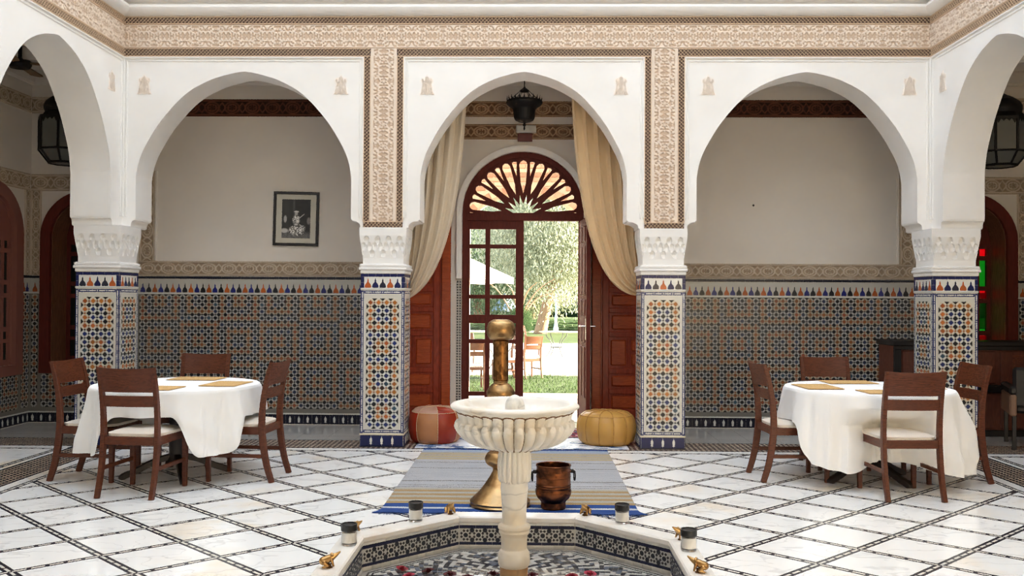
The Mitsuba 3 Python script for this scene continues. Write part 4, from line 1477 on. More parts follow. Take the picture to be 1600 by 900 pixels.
WAX = mat("candle_wax", principled([0.70, 0.68, 0.62], 0.6))
LID = mat("black_lid", principled([0.012, 0.012, 0.012], 0.35))
JR, JH = 0.041, 0.112
jar_glass = ply(lathe([(0.036, 0.0), (0.0405, 0.003), (JR, 0.010), (JR, JH - 0.03), (JR - 0.003, JH - 0.03), (JR - 0.003, 0.014), (0.01, 0.012)], 40), CLEAR, 30)
jar_wax = ply(lathe([(0.033, 0.0145), (JR - 0.0036, 0.016), (JR - 0.0036, 0.066), (0.034, 0.068), (0.004, 0.064)], 40), WAX, 30)
jar_lid = ply(lathe([(JR + 0.001, JH - 0.035), (JR + 0.0015, JH - 0.034), (JR + 0.0015, JH - 0.002), (JR - 0.001, JH), (JR - 0.007, JH), (JR - 0.007, JH - 0.004), (0.005, JH - 0.005)], 40), LID, 30)
JARS = [(-0.876, 4.852, CH, "glass candle jar on the rim nearest the white cloths, on the framed picture's side"), (-0.590, 5.385, CH, "glass candle jar on the rim beside the rug's blue corner on the picture side"),
        (0.612, 5.385, CH, "glass candle jar on the rim beside the rug's blue corner on the counter side"), (0.900, 4.815, CH, "glass candle jar on the rim nearest the counter, beside the nearest brass frog"),
        (-0.70, 4.55, PF + 0.002, "glass candle jar standing in the pool on the picture side"), (0.655, 4.56, PF + 0.002, "glass candle jar standing in the pool on the counter side")]
for x, y, z, lab in JARS:
    k = thing("candle_jar", lab, "jar", "candle jars round the pool")
    at = T().translate([x, y, z])
    part(k, "glass", jar_glass, at)
    part(k, "wax", jar_wax, at, label="white wax")
    part(k, "lid", jar_lid, at, label="black metal lid")

# roses afloat
ROSE = [mat("rose_red", principled([0.22, 0.008, 0.018], 0.6)), mat("rose_dark", principled([0.075, 0.004, 0.008], 0.6)), mat("rose_pink", principled([0.36, 0.03, 0.06], 0.6))]


def rose_mesh(seed):
    r = np.random.default_rng(seed)
    m = M()
    for ring_, (n, rad, hgt, tilt) in enumerate(((3, 0.008, 0.026, 0.1), (5, 0.015, 0.024, 0.35), (6, 0.023, 0.019, 0.75))):
        for i in range(n):
            a0 = (i + 0.5 * ring_ + r.uniform(-0.15, 0.15)) * 2 * PI / n
            u, v_ = np.meshgrid(np.linspace(-1, 1, 5), np.linspace(0, 1, 5), indexing="ij")
            an = a0 + u * 0.75 * (1 if ring_ else 1.2)
            wid = np.sin(np.clip(v_, 0.05, 1) * PI * 0.62 + 0.25)
            an = a0 + (an - a0) * wid
            rr = rad * (0.35 + 0.65 * v_) + tilt * 0.016 * v_ ** 2
            z = hgt * (v_ - 0.35 * tilt * v_ ** 3) - 0.10 * hgt * u ** 2 * v_
            P = np.stack([rr * np.cos(an), rr * np.sin(an), z], -1)
            v, f = grid(P)
            m.add(v, f)
            m.add(v * 0.97 - [0, 0, 0.0006], f[:, ::-1])
    return m


roses = [rose_mesh(s).ply(ROSE[s % 3], True) for s in range(3)]
rr_ = np.random.default_rng(12)
ROSEPX = [(-0.62, 5.02, 0), (-0.565, 4.90, 2), (-0.47, 4.84, 1), (-0.53, 4.78, 0), (-0.40, 4.80, 2), (-0.35, 4.93, 1), (-0.29, 4.80, 0), (-0.21, 4.74, 2), (-0.12, 4.95, 1), (-0.17, 4.80, 0), (-0.47, 4.99, 1), (-0.60, 4.74, 2),
          (0.12, 4.77, 0), (0.17, 4.86, 1), (0.23, 4.80, 2), (0.30, 4.92, 0), (0.355, 4.83, 1), (0.40, 4.97, 2), (0.44, 4.86, 1), (0.48, 4.77, 0), (0.54, 4.86, 1), (0.33, 4.74, 2), (0.57, 4.76, 0), (0.09, 4.93, 1), (-0.25, 4.88, 1), (0.64, 4.80, 1)]
for x, y, q in ROSEPX:
    whole("rose", roses[q], "dark red rose head floating in the pool", "flower", "rose heads floating in the pool", T().translate([x, y, WATER_Z - 0.006]).rotate([0, 0, 1], float(rr_.uniform(0, 360))).rotate([1, 0, 0], float(rr_.uniform(-14, 14))))
# ------------------------------------------------------------------ rugs and what stands on them
def rug_tone(p, n, uv):
    y = (p.y - 5.99) / 2.55
    wob = (fbm(p.x * 3, p.y * 8, 0.0, 3) - 0.5) * 0.010
    t = y + wob
    grey = mix([0.27, 0.28, 0.30], [0.36, 0.36, 0.365], fbm(p.x * 5, p.y * 40, 0.0, 3))
    c = grey
    def stripe(c, a, b, col):
        return dr.select((t > a) & (t < b), mi.Color3f(col), c)
    blue, gold, pale, brown = [0.014, 0.045, 0.17], [0.27, 0.19, 0.095], [0.30, 0.28, 0.24], [0.16, 0.15, 0.14]
    c = stripe(c, -1.0, 0.105, blue)
    c = stripe(c, 0.048, 0.066, [0.34, 0.36, 0.42])
    for a in (0.105, 0.155, 0.205, 0.255):
        c = stripe(c, a, a + 0.026, gold)
        c = stripe(c, a + 0.026, a + 0.050, pale)
    for a in (0.315, 0.345, 0.40):
        c = stripe(c, a, a + 0.006, brown)
    for a in (0.41, 0.615, 0.72):
        c = stripe(c, a, a + 0.007, brown)
    for a in (0.775, 0.825, 0.875):
        c = stripe(c, a, a + 0.022, [0.36, 0.28, 0.16])
        c = stripe(c, a + 0.022, a + 0.05, pale)
    c = stripe(c, 0.93, 0.975, [0.25, 0.30, 0.38])
    c = stripe(c, 0.975, 2.0, blue)
    m = smoothstep(0.72, 0.80, noise(p.x * 9, p.y * 5, 3.0)) * smoothstep(0.6, 0.7, noise(p.x * 60, p.y * 60, 1.0)) * dr.select((t > 0.30) & (t < 0.93), 0.3, 0.0)
    thread = 0.90 + 0.2 * noise(p.x * 260, p.y * 260, 0.0)
    return mix(c, [0.16, 0.15, 0.17], m) * thread


RUG = mat("rug", bumped(principled(proc(rug_tone), 0.95), lambda p, n, uv: noise(p.x * 90, p.y * 260, 0.0), 0.002))


def cloth_sheet(x0, x1, y0, y1, nx, ny, zfn, t=0.006):
    a, b = np.meshgrid(np.linspace(x0, x1, nx), np.linspace(y0, y1, ny), indexing="ij")
    z = zfn(a, b)
    v1, f1 = grid(np.stack([a, b, z + t], -1))
    v2, f2 = grid(np.stack([a, b, z + 0 * t], -1))
    m = M().add(v1, f1).add(v2, f2[:, ::-1])
    k = np.arange(nx * ny).reshape(nx, ny)
    loop = np.concatenate([k[:, 0], k[-1, 1:], k[-2::-1, -1], k[0, -2:0:-1]])
    l2 = np.roll(loop, -1)
    n = nx * ny
    m.f.append(np.vstack([np.stack([loop, loop + n, l2], 1), np.stack([l2, loop + n, l2 + n], 1)]))
    return m


def rug_z(a, b):
    return 0.001 + 0.006 * meshkit.noise(np.stack([a * 3, b * 3, a * 0], -1)) * 0.5


rug = thing("rug", "grey flatwoven rug with gold stripes and a blue border, in front of the pool", "rug")
mm = cloth_sheet(-0.905, 0.790, 5.99, 8.54, 60, 80, rug_z)
vv, ff = mm.mesh()
ed = np.clip((6.12 - vv[:, 1]) / 0.13, 0, 1)
vv[:, 0] += np.sign(vv[:, 0]) * 0.045 * ed ** 2
vv[:, 2] += 0.004 * np.abs(np.sin(vv[:, 0] * 17)) * ed
part(rug, "weave", ply((vv, ff), RUG, True))
fr_ = M()
fringe_m = mat("rug_fringe", principled([0.03, 0.06, 0.17], 0.95))
for y, d in ((8.54, 1), (5.99, -1)):
    for k in range(110):
        x = -0.90 + k * 1.685 / 109
        l = 0.030 + 0.02 * rng.random()
        fr_.add(*tube([(x, y - 0.004 * d, 0.006), (x + rng.uniform(-.008, .008), y + d * l * 0.5, 0.006), (x + rng.uniform(-.014, .014), y + d * l, 0.003)], 0.0022, 4))
part(rug, "fringe", fr_.ply(fringe_m), kind="stuff")


def runner_tone(p, n, uv):
    w = fbm(p.x * 14, p.y * 26, 0.0, 4)
    return mix([0.62, 0.66, 0.72], [0.05, 0.12, 0.26], smoothstep(0.50, 0.62, w) * smoothstep(0.42, 0.55, fbm(p.x * 3 + 5, p.y * 3, 0.0, 2)))


whole("threshold_mat", cloth_sheet(-1.0, 1.0, 8.60, 9.28, 50, 20, rug_z, 0.005).ply(mat("runner", principled(proc(runner_tone), 0.35)), True), "pale blue and white mat under the two poufs at the doorway", "mat")


def mat_tone(p, n, uv):
    i = cell_rand(p.x * 26, p.y * 26, 2)
    c = mix([0.30, 0.03, 0.045], [0.40, 0.30, 0.30], smoothstep(0.45, 0.5, i))
    c = mix(c, [0.03, 0.03, 0.06], smoothstep(0.80, 0.82, i))
    e = dr.maximum(dr.abs(p.x) - 0.70, dr.abs(p.y - 9.62) - 0.30)
    return dr.select(e > 0.0, mi.Color3f([0.09, 0.012, 0.02]), c)


whole("door_mat", cloth_sheet(-0.745, 0.745, 9.29, 9.95, 40, 16, rug_z, 0.008).ply(mat("doormat", principled(proc(mat_tone), 0.95)), True), "small red patterned mat on the threshold of the garden door", "mat")

# pouf: a ring of leather panels under a pieced top
def leather(c1, c2, q=9):
    return principled(proc(lambda p, n, uv: mix(c1, c2, fbm(p.x * q, p.y * q, p.z * q, 4))), 0.36, specular=0.5)


RED_L = mat("red_leather", leather([0.34, 0.035, 0.010], [0.22, 0.014, 0.006]))
TAN_L = mat("tan_leather", leather([0.44, 0.20, 0.085], [0.36, 0.14, 0.055]))
PALE_L = mat("pale_leather", leather([0.46, 0.30, 0.20], [0.42, 0.20, 0.15]))
OCHRE_L = mat("ochre_leather", leather([0.52, 0.30, 0.075], [0.43, 0.22, 0.05], 6))
SEAM = mat("pale_seam", principled([0.52, 0.33, 0.20], 0.6))


def pouf_profile(R, H):
    return smooth_prof([(R * 0.80, 0.0), (R * 0.93, H * 0.12), (R, H * 0.40), (R * 0.985, H * 0.66), (R * 0.90, H * 0.86)], 5), smooth_prof([(R * 0.90, H * 0.86), (R * 0.74, H * 0.955), (R * 0.45, H * 0.995), (0.01, H)], 5)


def sector(prof, a0, a1, n=10, puff=0.012):
    t = np.linspace(0, 1, n)
    th = a0 + (a1 - a0) * t
    P = []
    for r, z in prof:
        rr = r + puff * np.sin(t * PI) ** 0.6 * min(1, r / 0.1)
        P.append(np.stack([rr * np.cos(th), rr * np.sin(th), np.full(n, z)], -1))
    P = np.array(P)
    v, f = grid(P)
    if np.cross(v[f[0, 1]] - v[f[0, 0]], v[f[0, 2]] - v[f[0, 0]]) @ v[f[0, 0]] < 0:
        f = f[:, ::-1]
    c = np.array([0, 0, prof[:, 1].mean()])
    vi = c + (v - c) * 0.97
    return np.vstack([v, vi]), np.vstack([f, f[:, ::-1] + len(v)])


def pouf(lab, x, y, R, H, side_mats, top_mat, star_mat, seam_mat, n, rot):
    k = thing("pouf", lab, "pouf", None)
    at = T().translate([x, y, 0.012]).rotate([0, 0, 1], rot)
    ps, pt = pouf_profile(R, H)
    part(k, "core", ply(lathe([(R * 0.78, 0.0), (R * 0.90, H * 0.12), (R * 0.95, H * 0.45), (R * 0.86, H * 0.84), (0.02, H * 0.93)], 40), seam_mat, 40), at)
    sm = M()
    for i in range(n):
        a0, a1 = 2 * PI * i / n, 2 * PI * (i + 1) / n
        part(k, "side_panel", ply(sector(ps, a0, a1), side_mats[i % len(side_mats)], True), at)
        part(k, "top_panel", ply(sector(pt, a0, a1, 10, 0.004), top_mat if i % 2 else star_mat, True), at)
        sm.add(*tube([(r * math.cos(a0) * 1.004, r * math.sin(a0) * 1.004, z) for r, z in ps], 0.0035, 5))
        sm.add(*tube([(r * math.cos(a0), r * math.sin(a0), z + 0.002) for r, z in pt], 0.0035, 5))
    th = np.linspace(0, 2 * PI, 60, endpoint=False)
    sm.add(*tube(np.stack([R * 0.905 * np.cos(th), R * 0.905 * np.sin(th), np.full(60, H * 0.862)], 1), 0.004, 5, True))
    part(k, "seams", sm.ply(seam_mat, True), at)


pouf("pieced orange-red and tan leather pouf beside the door arch", -0.846, 8.985, 0.250, 0.335, [TAN_L, RED_L, TAN_L, RED_L, RED_L, TAN_L, RED_L], RED_L, PALE_L, SEAM, 7, 230)
pouf("plain ochre yellow leather pouf beside the door arch", 0.816, 8.965, 0.275, 0.312, [OCHRE_L], OCHRE_L, OCHRE_L, mat("ochre_seam", principled([0.36, 0.18, 0.04], 0.5)), 12, 10)

# brass candlestick
BRASS2 = mat("aged_brass", principled(proc(lambda p, n, uv: mix([0.52, 0.33, 0.15], [0.30, 0.17, 0.07], smoothstep(0.35, 0.7, fbm(p.x * 12, p.y * 12, p.z * 16, 4)))), 0.27, metallic=1.0))
BRASS3 = mat("engraved_brass", bumped(principled(proc(lambda p, n, uv: mix([0.30, 0.14, 0.045], [0.13, 0.055, 0.018], smoothstep(0.4, 0.62, fbm(p.x * 40, p.y * 40, p.z * 30, 3)))), 0.32, metallic=1.0), lambda p, n, uv: noise(p.x * 90, p.y * 90, p.z * 70), 0.0012))
k = thing("candlestick", "tall floor-standing brass candlestick with a round head, behind the fountain", "candlestick")
at = T().translate([-0.125, 6.225, 0.0102])
part(k, "foot", ply(lathe(np.vstack([[(0.200, 0.0), (0.207, 0.012), (0.200, 0.022), (0.204, 0.034), (0.192, 0.044)], smooth_prof([(0.186, 0.050), (0.130, 0.108), (0.085, 0.170), (0.058, 0.215), (0.048, 0.238)], 5), [(0.052, 0.244), (0.046, 0.250)]]), 64), BRASS2, 35), at)
part(k, "knop", ply(lathe(smooth_prof([(0.045, 0.250), (0.088, 0.275), (0.104, 0.31), (0.088, 0.350), (0.045, 0.372), (0.048, 0.385), (0.044, 0.40)], 6), 48), BRASS2, 40), at)
part(k, "lower_shaft", ply(lathe([(0.043, 0.395), (0.046, 0.42), (0.046, 0.72), (0.05, 0.725)], 40), BRASS3, 40), at)
part(k, "drip_pan", ply(lathe(smooth_prof([(0.05, 0.722), (0.085, 0.728), (0.096, 0.745), (0.090, 0.775), (0.066, 0.808), (0.048, 0.822), (0.052, 0.832), (0.044, 0.838)], 6), 48), BRASS2, 40), at)
part(k, "engraved_shaft", ply(lathe([(0.045, 0.835), (0.053, 0.842), (0.0505, 0.850), (0.0505, 1.085), (0.055, 1.093), (0.055, 1.106), (0.048, 1.112)], 40), BRASS3, 35), at, label="engraved brass column")
part(k, "head", ply(lathe(smooth_prof([(0.050, 1.108), (0.080, 1.122), (0.0965, 1.155), (0.0975, 1.190), (0.084, 1.228), (0.060, 1.245), (0.052, 1.250), (0.02, 1.246)], 6), 48), BRASS2, 40), at)

# copper bucket
COPPER = mat("aged_copper", bumped(principled(proc(lambda p, n, uv: mix([0.19, 0.066, 0.028], [0.05, 0.019, 0.011], smoothstep(0.35, 0.7, fbm(p.x * 14, p.y * 14, p.z * 20, 4)))), 0.33, metallic=1.0), lambda p, n, uv: noise(p.x * 70, p.y * 70, p.z * 70), 0.0016))
k = thing("bucket", "hammered copper bucket with ring handles on the rug's blue end", "bucket")
at = T().translate([0.232, 6.15, 0.0102]).rotate([0, 0, 1], 8).scale(0.95)
outp = [(0.082, 0.0), (0.088, 0.006), (0.086, 0.045), (0.092, 0.056), (0.112, 0.074), (0.124, 0.100), (0.127, 0.125), (0.120, 0.142), (0.121, 0.146), (0.124, 0.151), (0.121, 0.157), (0.121, 0.163), (0.124, 0.168), (0.120, 0.174), (0.120, 0.218), (0.1225, 0.222), (0.120, 0.227), (0.119, 0.262), (0.119, 0.290), (0.123, 0.297), (0.124, 0.303), (0.119, 0.306), (0.113, 0.302), (0.113, 0.19), (0.10, 0.10), (0.06, 0.06), (0.01, 0.055)]
part(k, "body", ply(lathe(outp, 60), COPPER, 30), at)
m = M()
for i in range(44):
    a = i * 2 * PI / 44
    v, f = ball((0.1205 * math.cos(a), 0.1205 * math.sin(a), 0.262), 0.0032, 1)
    m.add(v, f)
part(k, "body__rivets", m.ply(COPPER, True), at, kind="stuff")
for s in (-1, 1):
    m = M()
    m.add(*cbox(s * 0.132 - 0.012, s * 0.132 + 0.012, -0.012, 0.012, 0.245, 0.268, 0.003))
    th = np.linspace(0, 2 * PI, 20, endpoint=False)
    m.add(*tube(np.stack([s * 0.150 + 0 * th, 0.028 * np.cos(th), 0.225 + 0.032 * np.sin(th)], 1), 0.0045, 6, True))
    part(k, "ring_handle", m.ply(BLACKMETAL, 40), at)

# ------------------------------------------------------------------ dining chairs
def chair_parts():
    P = []
    side_path = smooth_prof3([(0, -0.292, 0.0), (0, -0.250, 0.14), (0, -0.222, 0.30), (0, -0.212, 0.45), (0, -0.222, 0.62), (0, -0.250, 0.78), (0, -0.284, 0.905)])
    for s in (-1, 1):
        v, f = bar(side_path, 0.030, np.interp(side_path[:, 2], [0, 0.3, 0.5, 0.905], [0.040, 0.050, 0.046, 0.028]))
        P.append(("rear_leg", ply((v + [s * 0.198, 0, 0], f), CHAIRWOOD, 30)))
    for s in (-1, 1):
        leg = smooth_prof3([(0, 0.200, 0.0), (0, 0.202, 0.2), (0, 0.202, 0.412)])
        v, f = bar(leg, np.interp(leg[:, 2], [0, 0.425], [0.030, 0.040]), np.interp(leg[:, 2], [0, 0.425], [0.030, 0.042]))
        P.append(("front_leg", ply((v + [s * 0.203, 0, 0], f), CHAIRWOOD, 30)))
    m = M()
    m.add(*cbox(-0.20, 0.20, -0.228, -0.206, 0.362, 0.420, 0.003))
    m.add(*cbox(-0.20, 0.20, 0.190, 0.214, 0.362, 0.420, 0.003))
    for s in (-1, 1):
        m.add(*cbox(s * 0.200 - 0.011, s * 0.200 + 0.011, -0.21, 0.20, 0.362, 0.420, 0.003))
    P.append(("apron", m.ply(CHAIRWOOD)))
    for s in (-1, 1):
        P.append(("stretcher", ply(cbox(s * 0.200 - 0.009, s * 0.200 + 0.009, -0.235, 0.200, 0.185, 0.213, 0.003), CHAIRWOOD)))

    def slat(z0, z1, bow, hw=0.212):
        nx, nz = 17, 9
        u, z = np.meshgrid(np.linspace(-hw, hw, nx), np.linspace(z0, z1, nz), indexing="ij")
        yc = np.interp(z, side_path[:, 2], side_path[:, 1]) - bow * (1 - (u / hw) ** 2)
        z2 = z - (0.010 * (1 - (u / hw) ** 2) * (z - z0) / (z1 - z0) if z1 > 0.8 else 0)
        v1, f1 = grid(np.stack([u, yc + 0.011, z2], -1))
        v2, f2 = grid(np.stack([u, yc - 0.011, z2], -1))
        m = M().add(v1, f1[:, ::-1]).add(v2, f2)
        k = np.arange(nx * nz).reshape(nx, nz)
        loop = np.concatenate([k[:, 0], k[-1, 1:], k[-2::-1, -1], k[0, -2:0:-1]])
        l2, n = np.roll(loop, -1), nx * nz
        m.f.append(np.vstack([np.stack([loop, l2, loop + n], 1), np.stack([l2, l2 + n, loop + n], 1)]))
        return m.ply(CHAIRWOOD, 40)
    P.append(("back_panel", slat(0.735, 0.910, 0.022)))
    P.append(("back_rail", slat(0.632, 0.708, 0.016, 0.195)))
    # cushion
    nx = 24
    u, w = np.meshgrid(np.linspace(-1, 1, nx), np.linspace(-1, 1, nx), indexing="ij")
    sup = 1 - np.clip(np.abs(u) ** 6 + np.abs(w) ** 6, 0, 1)
    k_ = (np.abs(u) ** 6 + np.abs(w) ** 6) ** (1 / 6.0) / np.maximum(np.maximum(np.abs(u), np.abs(w)), 1e-6)
    x, y = u / np.maximum(k_, 1e-6), w / np.maximum(k_, 1e-6)
    top = 0.440 + 0.028 * (1 - np.maximum(np.abs(u), np.abs(w)) ** 2.5)
    bx_, by_ = x * (0.212 + 0.012 * w), y * 0.218 + 0.010
    v1, f1 = grid(np.stack([bx_, by_, top], -1))
    v2, f2 = grid(np.stack([bx_ * 0.985, by_ * 0.985, 0 * top + 0.420], -1))
    m = M().add(v1, f1).add(v2, f2[:, ::-1])
    k = np.arange(nx * nx).reshape(nx, nx)
    loop = np.concatenate([k[:, 0], k[-1, 1:], k[-2::-1, -1], k[0, -2:0:-1]])
    l2, n = np.roll(loop, -1), nx * nx
    m.f.append(np.vstack([np.stack([loop, loop + n, l2], 1), np.stack([l2, loop + n, l2 + n], 1)]))
    P.append(("seat_cushion", m.ply(UPHOLSTERY, 50)))
    return P


def smooth_prof3(pts, n=5):
    p = np.array(pts, float)
    q = np.vstack([2 * p[0] - p[1], p, 2 * p[-1] - p[-2]])
    out = []
    for k in range(1, len(q) - 2):
        for t in np.arange(n) / n:
            a, b, c, d = q[k - 1], q[k], q[k + 1], q[k + 2]
            out.append(0.5 * (2 * b + (c - a) * t + (2 * a - 5 * b + 4 * c - d) * t * t + (3 * b - a - 3 * c + d) * t ** 3))
    out.append(p[-1])
    return np.array(out)


CH_PARTS = chair_parts()


def chair(x, y, facing, lab, group, z=0.0, scale=1.0):
    """FACING: degrees from +x that the sitter looks."""
    k = thing("dining_chair", lab, "chair", group)
    at = T().translate([x, y, z]).rotate([0, 0, 1], facing - 90).scale(scale)
    for nm, d in CH_PARTS:
        part(k, nm, d, at, label="cream upholstered seat" if nm == "seat_cushion" else None)
    return k


G1, G2 = "chairs round the table under the framed picture's arch", "chairs round the table beside the counter"
chair(-2.700, 6.615, 85, "mahogany dining chair seen from behind, nearest of the table under the picture's arch", G1)
chair(-3.255, 7.10, -4, "mahogany dining chair in front of the corner pillar, at the table under the picture's arch", G1)
chair(-2.150, 7.155, 176, "mahogany dining chair seen in profile between the picture's table and the orange pouf", G1)
chair(-2.76, 7.72, 268, "mahogany dining chair showing only its back beyond the picture's table", G1)
chair(2.752, 6.765, 92, "mahogany dining chair seen from behind, nearest of the table beside the counter", G2)
chair(2.150, 7.345, 3, "mahogany dining chair seen in profile between the yellow pouf and the counter's table", G2)
chair(3.31, 7.335, 184, "mahogany dining chair in front of the corner pillar by the counter", G2)
chair(2.66, 7.86, 272, "mahogany dining chair showing only its back beyond the counter's table", G2)

# ------------------------------------------------------------------ tables, cloths, place mats
TR, ZT = 0.625, 0.718
tb_top = ply(lathe([(TR - 0.012, 0.680), (TR - 0.004, 0.686), (TR - 0.004, 0.708), (TR - 0.012, 0.714)], 60), DARKWOOD, 30)
tb_col = ply(lathe([(0.085, 0.10), (0.070, 0.13), (0.055, 0.17), (0.055, 0.60), (0.08, 0.64), (0.14, 0.680)], 24), DARKWOOD, 30)
tb_legs = []
for q in range(4):
    v, f = bar(smooth_prof3([(0, 0.05, 0.15), (0, 0.16, 0.12), (0, 0.30, 0.055), (0, 0.385, 0.022), (0, 0.40, 0.0)]), 0.05, 0.045)
    a = q * PI / 2 + 0.5
    R_ = np.array([[math.cos(a), -math.sin(a), 0], [math.sin(a), math.cos(a), 0], [0, 0, 1]])
    tb_legs.append(ply((v @ R_.T, f), DARKWOOD, 30))


def cloth(hem, seed, folds, r_out, push=(), bulge=()):
    """A cloth over a round top. hem(theta): height of its edge; folds: depth of the pleats; push: (deg, width, depth) where a chair's seat
    presses it in; bulge: (deg, width, depth, height) where it stands out over something."""
    r = np.random.default_rng(seed)
    n = 420
    th = np.arange(n + 1) * 2 * PI / n
    deg = np.degrees(th)
    rows = []
    ph = r.uniform(0, 2 * PI, 8)
    hz = np.array([hem(t) for t in th])
    kern = np.ones(9) / 9
    hz[:-1] = np.convolve(np.concatenate([hz[-5:-1], hz[:-1], hz[:4]]), kern, "valid")
    hz[-1] = hz[0]
    drop = ZT - hz
    for q in np.linspace(0, 1, 9)[:-1]:
        rr = q * TR
        rows.append(np.stack([rr * np.cos(th), rr * np.sin(th), 0 * th + ZT + 0.0015 * np.sin(th * 3 + q * 9) * q], -1))
    w1 = np.sin(11 * th + ph[0] + 1.1 * np.sin(2 * th + ph[1]))
    w2 = np.sin(19 * th + ph[2] + 1.3 * np.sin(3 * th + ph[3]))
    w3 = np.sin(34 * th + ph[4] + np.sin(5 * th + ph[5]))
    wave = np.sign(w1) * np.abs(w1) ** 0.7 + 0.6 * w2 + 0.25 * w3
    long_ = np.clip((drop - 0.16) / 0.30, 0, 1)
    for q in np.linspace(0, 1, 44):
        z = ZT - drop * q
        fall = np.clip((ZT - z) / 0.02, 0, 1)
        lift = np.clip(q * 1.25, 0, 1) ** 1.1
        amp = folds * lift * (0.25 + 0.75 * long_)
        rad = TR + 0.010 * fall + r_out * q * (0.4 + 0.6 * long_) + amp * (wave * 0.5 + 0.15)
        for c, wd, dp in push:
            dl = (deg - c + 180) % 360 - 180
            rad = rad - dp * np.exp(-(dl / wd) ** 4) * np.clip((0.62 - z) / 0.13, 0, 1) ** 1.5
        for c, wd, dp, zz in bulge:
            dl = (deg - c + 180) % 360 - 180
            rad = rad + dp * np.exp(-(dl / wd) ** 2) * np.exp(-((z - zz) / 0.20) ** 2)
        crease = 0.006 * np.sin(16 * z + 7 * th + ph[6] + 3 * np.sin(6 * z + 2 * th)) * lift
        rows.append(np.stack([(rad + crease) * np.cos(th), (rad + crease) * np.sin(th), z], -1))
    return ply(grid(np.array(rows)), LINEN, True)


def hem_square(t):
    d = math.degrees(t) % 360
    return float(np.interp(d, [0, 26, 35, 56, 66, 114, 124, 146, 156, 200, 210, 236, 248, 291, 300, 325, 336, 360],
                           [0.50, 0.50, 0.23, 0.22, 0.50, 0.50, 0.23, 0.23, 0.50, 0.50, 0.245, 0.235, 0.53, 0.535, 0.245, 0.235, 0.50, 0.50]))


def hem_long(t):
    d = math.degrees(t) % 360
    return float(np.interp(d, [0, 20, 60, 90, 130, 160, 172, 203, 213, 228, 240, 255, 272, 290, 300, 318, 345, 360],
                           [0.13, 0.16, 0.25, 0.40, 0.30, 0.42, 0.47, 0.47, 0.19, 0.155, 0.13, 0.19, 0.20, 0.20, 0.15, 0.10, 0.11, 0.13]))


STRAW = mat("straw", bumped(principled(proc(lambda p, n, uv: mix([0.46, 0.27, 0.10], [0.60, 0.40, 0.18], noise(p.x * 160, p.y * 160, 0.0))), 0.8), lambda p, n, uv: noise(p.x * 220, p.y * 60, 0.0), 0.003))
for nm, x, y, cl, dirs, where in (("a", -2.70, 7.20, cloth(hem_square, 4, 0.080, 0.045), (85, -4, 176, 268), "under the picture's arch"), ("b", 2.73, 7.32, cloth(hem_long, 9, 0.078, 0.05, [(268, 27, 0.34)], [(342, 17, 0.07, 0.42)]), (92, 3, 184, 272), "beside the counter")):
    at = T().translate([x, y, 0])
    k = thing("round_table", f"round dark wooden table hidden by its cloth, {where}", "table")
    part(k, "top", tb_top, at)
    part(k, "column", tb_col, at)
    for l in tb_legs:
        part(k, "foot", l, at)
    whole("tablecloth", cl, "white square tablecloth with hanging corners over the table under the picture's arch" if nm == "a" else "long creased white tablecloth over the table beside the counter", "tablecloth", None, at)
    for i, fdeg in enumerate(dirs):
        a = math.radians(fdeg + 180)
        lab = ["straw place mat before the nearest chair of the table ", "straw place mat before the wall-side profile chair of the table ", "straw place mat before the arch-side chair of the table ", "straw place mat before the farthest chair of the table "][i] + where
        v, f = cbox(-0.20, 0.20, -0.14, 0.14, 0, 0.005, 0.001)
        whole("place_mat", ply((v, f), STRAW), lab, "place mat", None, T().translate([x + 0.40 * math.cos(a), y + 0.40 * math.sin(a), ZT + 0.0035]).rotate([0, 0, 1], fdeg - 90))
# ------------------------------------------------------------------ curtains
CURT_A = mat("curtain_beige", principled([0.56, 0.47, 0.355], 0.9, sheen=0.2))
CURT_B = mat("curtain_tan", principled([0.60, 0.45, 0.275], 0.9, sheen=0.2))


def curtain(x_out, x_in, c_in, c_out, tie, n_folds, seed, bsdf, z_top=3.72, depth=0.050, spread_=0.10):
    """Hangs from a rail between x_out and x_in and is swept to the tie point."""
    r = np.random.default_rng(seed)
    ns, nt = n_folds * 14, 70
    s = np.linspace(0, 1, ns)
    t = np.linspace(0, 1, nt)
    S, Tt = np.meshgrid(s, t, indexing="ij")
    top = x_out + (x_in - x_out) * S
    p0 = np.stack([top, z_top + 0 * S], -1)
    p2 = np.stack([tie[0] + 0 * S, tie[1] + spread_ * (0.5 - S)], -1)
    p1 = np.stack([c_out[0] + (c_in[0] - c_out[0]) * S, c_out[1] + (c_in[1] - c_out[1]) * S], -1)
    B = (1 - Tt[..., None]) ** 2 * p0 + 2 * (1 - Tt[..., None]) * Tt[..., None] * p1 + Tt[..., None] ** 2 * p2
    ph = np.cumsum(r.uniform(0.75, 1.25, ns))
    ph = ph / ph[-1] * n_folds * 2 * PI
    amp = depth * (1 - 0.45 * Tt ** 2) * (0.75 + 0.25 * np.sin(S * 9 + seed))
    y = amp * np.sin(ph[:, None] + 0.25 * np.sin(Tt * 5)) + 0.35 * amp * np.sin(2 * ph[:, None] + 1.0)
    x = B[..., 0] + 0.35 * amp * np.cos(ph[:, None]) * (1 - Tt)
    P = np.stack([x, 9.19 + y, B[..., 1]], -1)
    v, f = grid(P)
    return ply((v, f), bsdf, True)


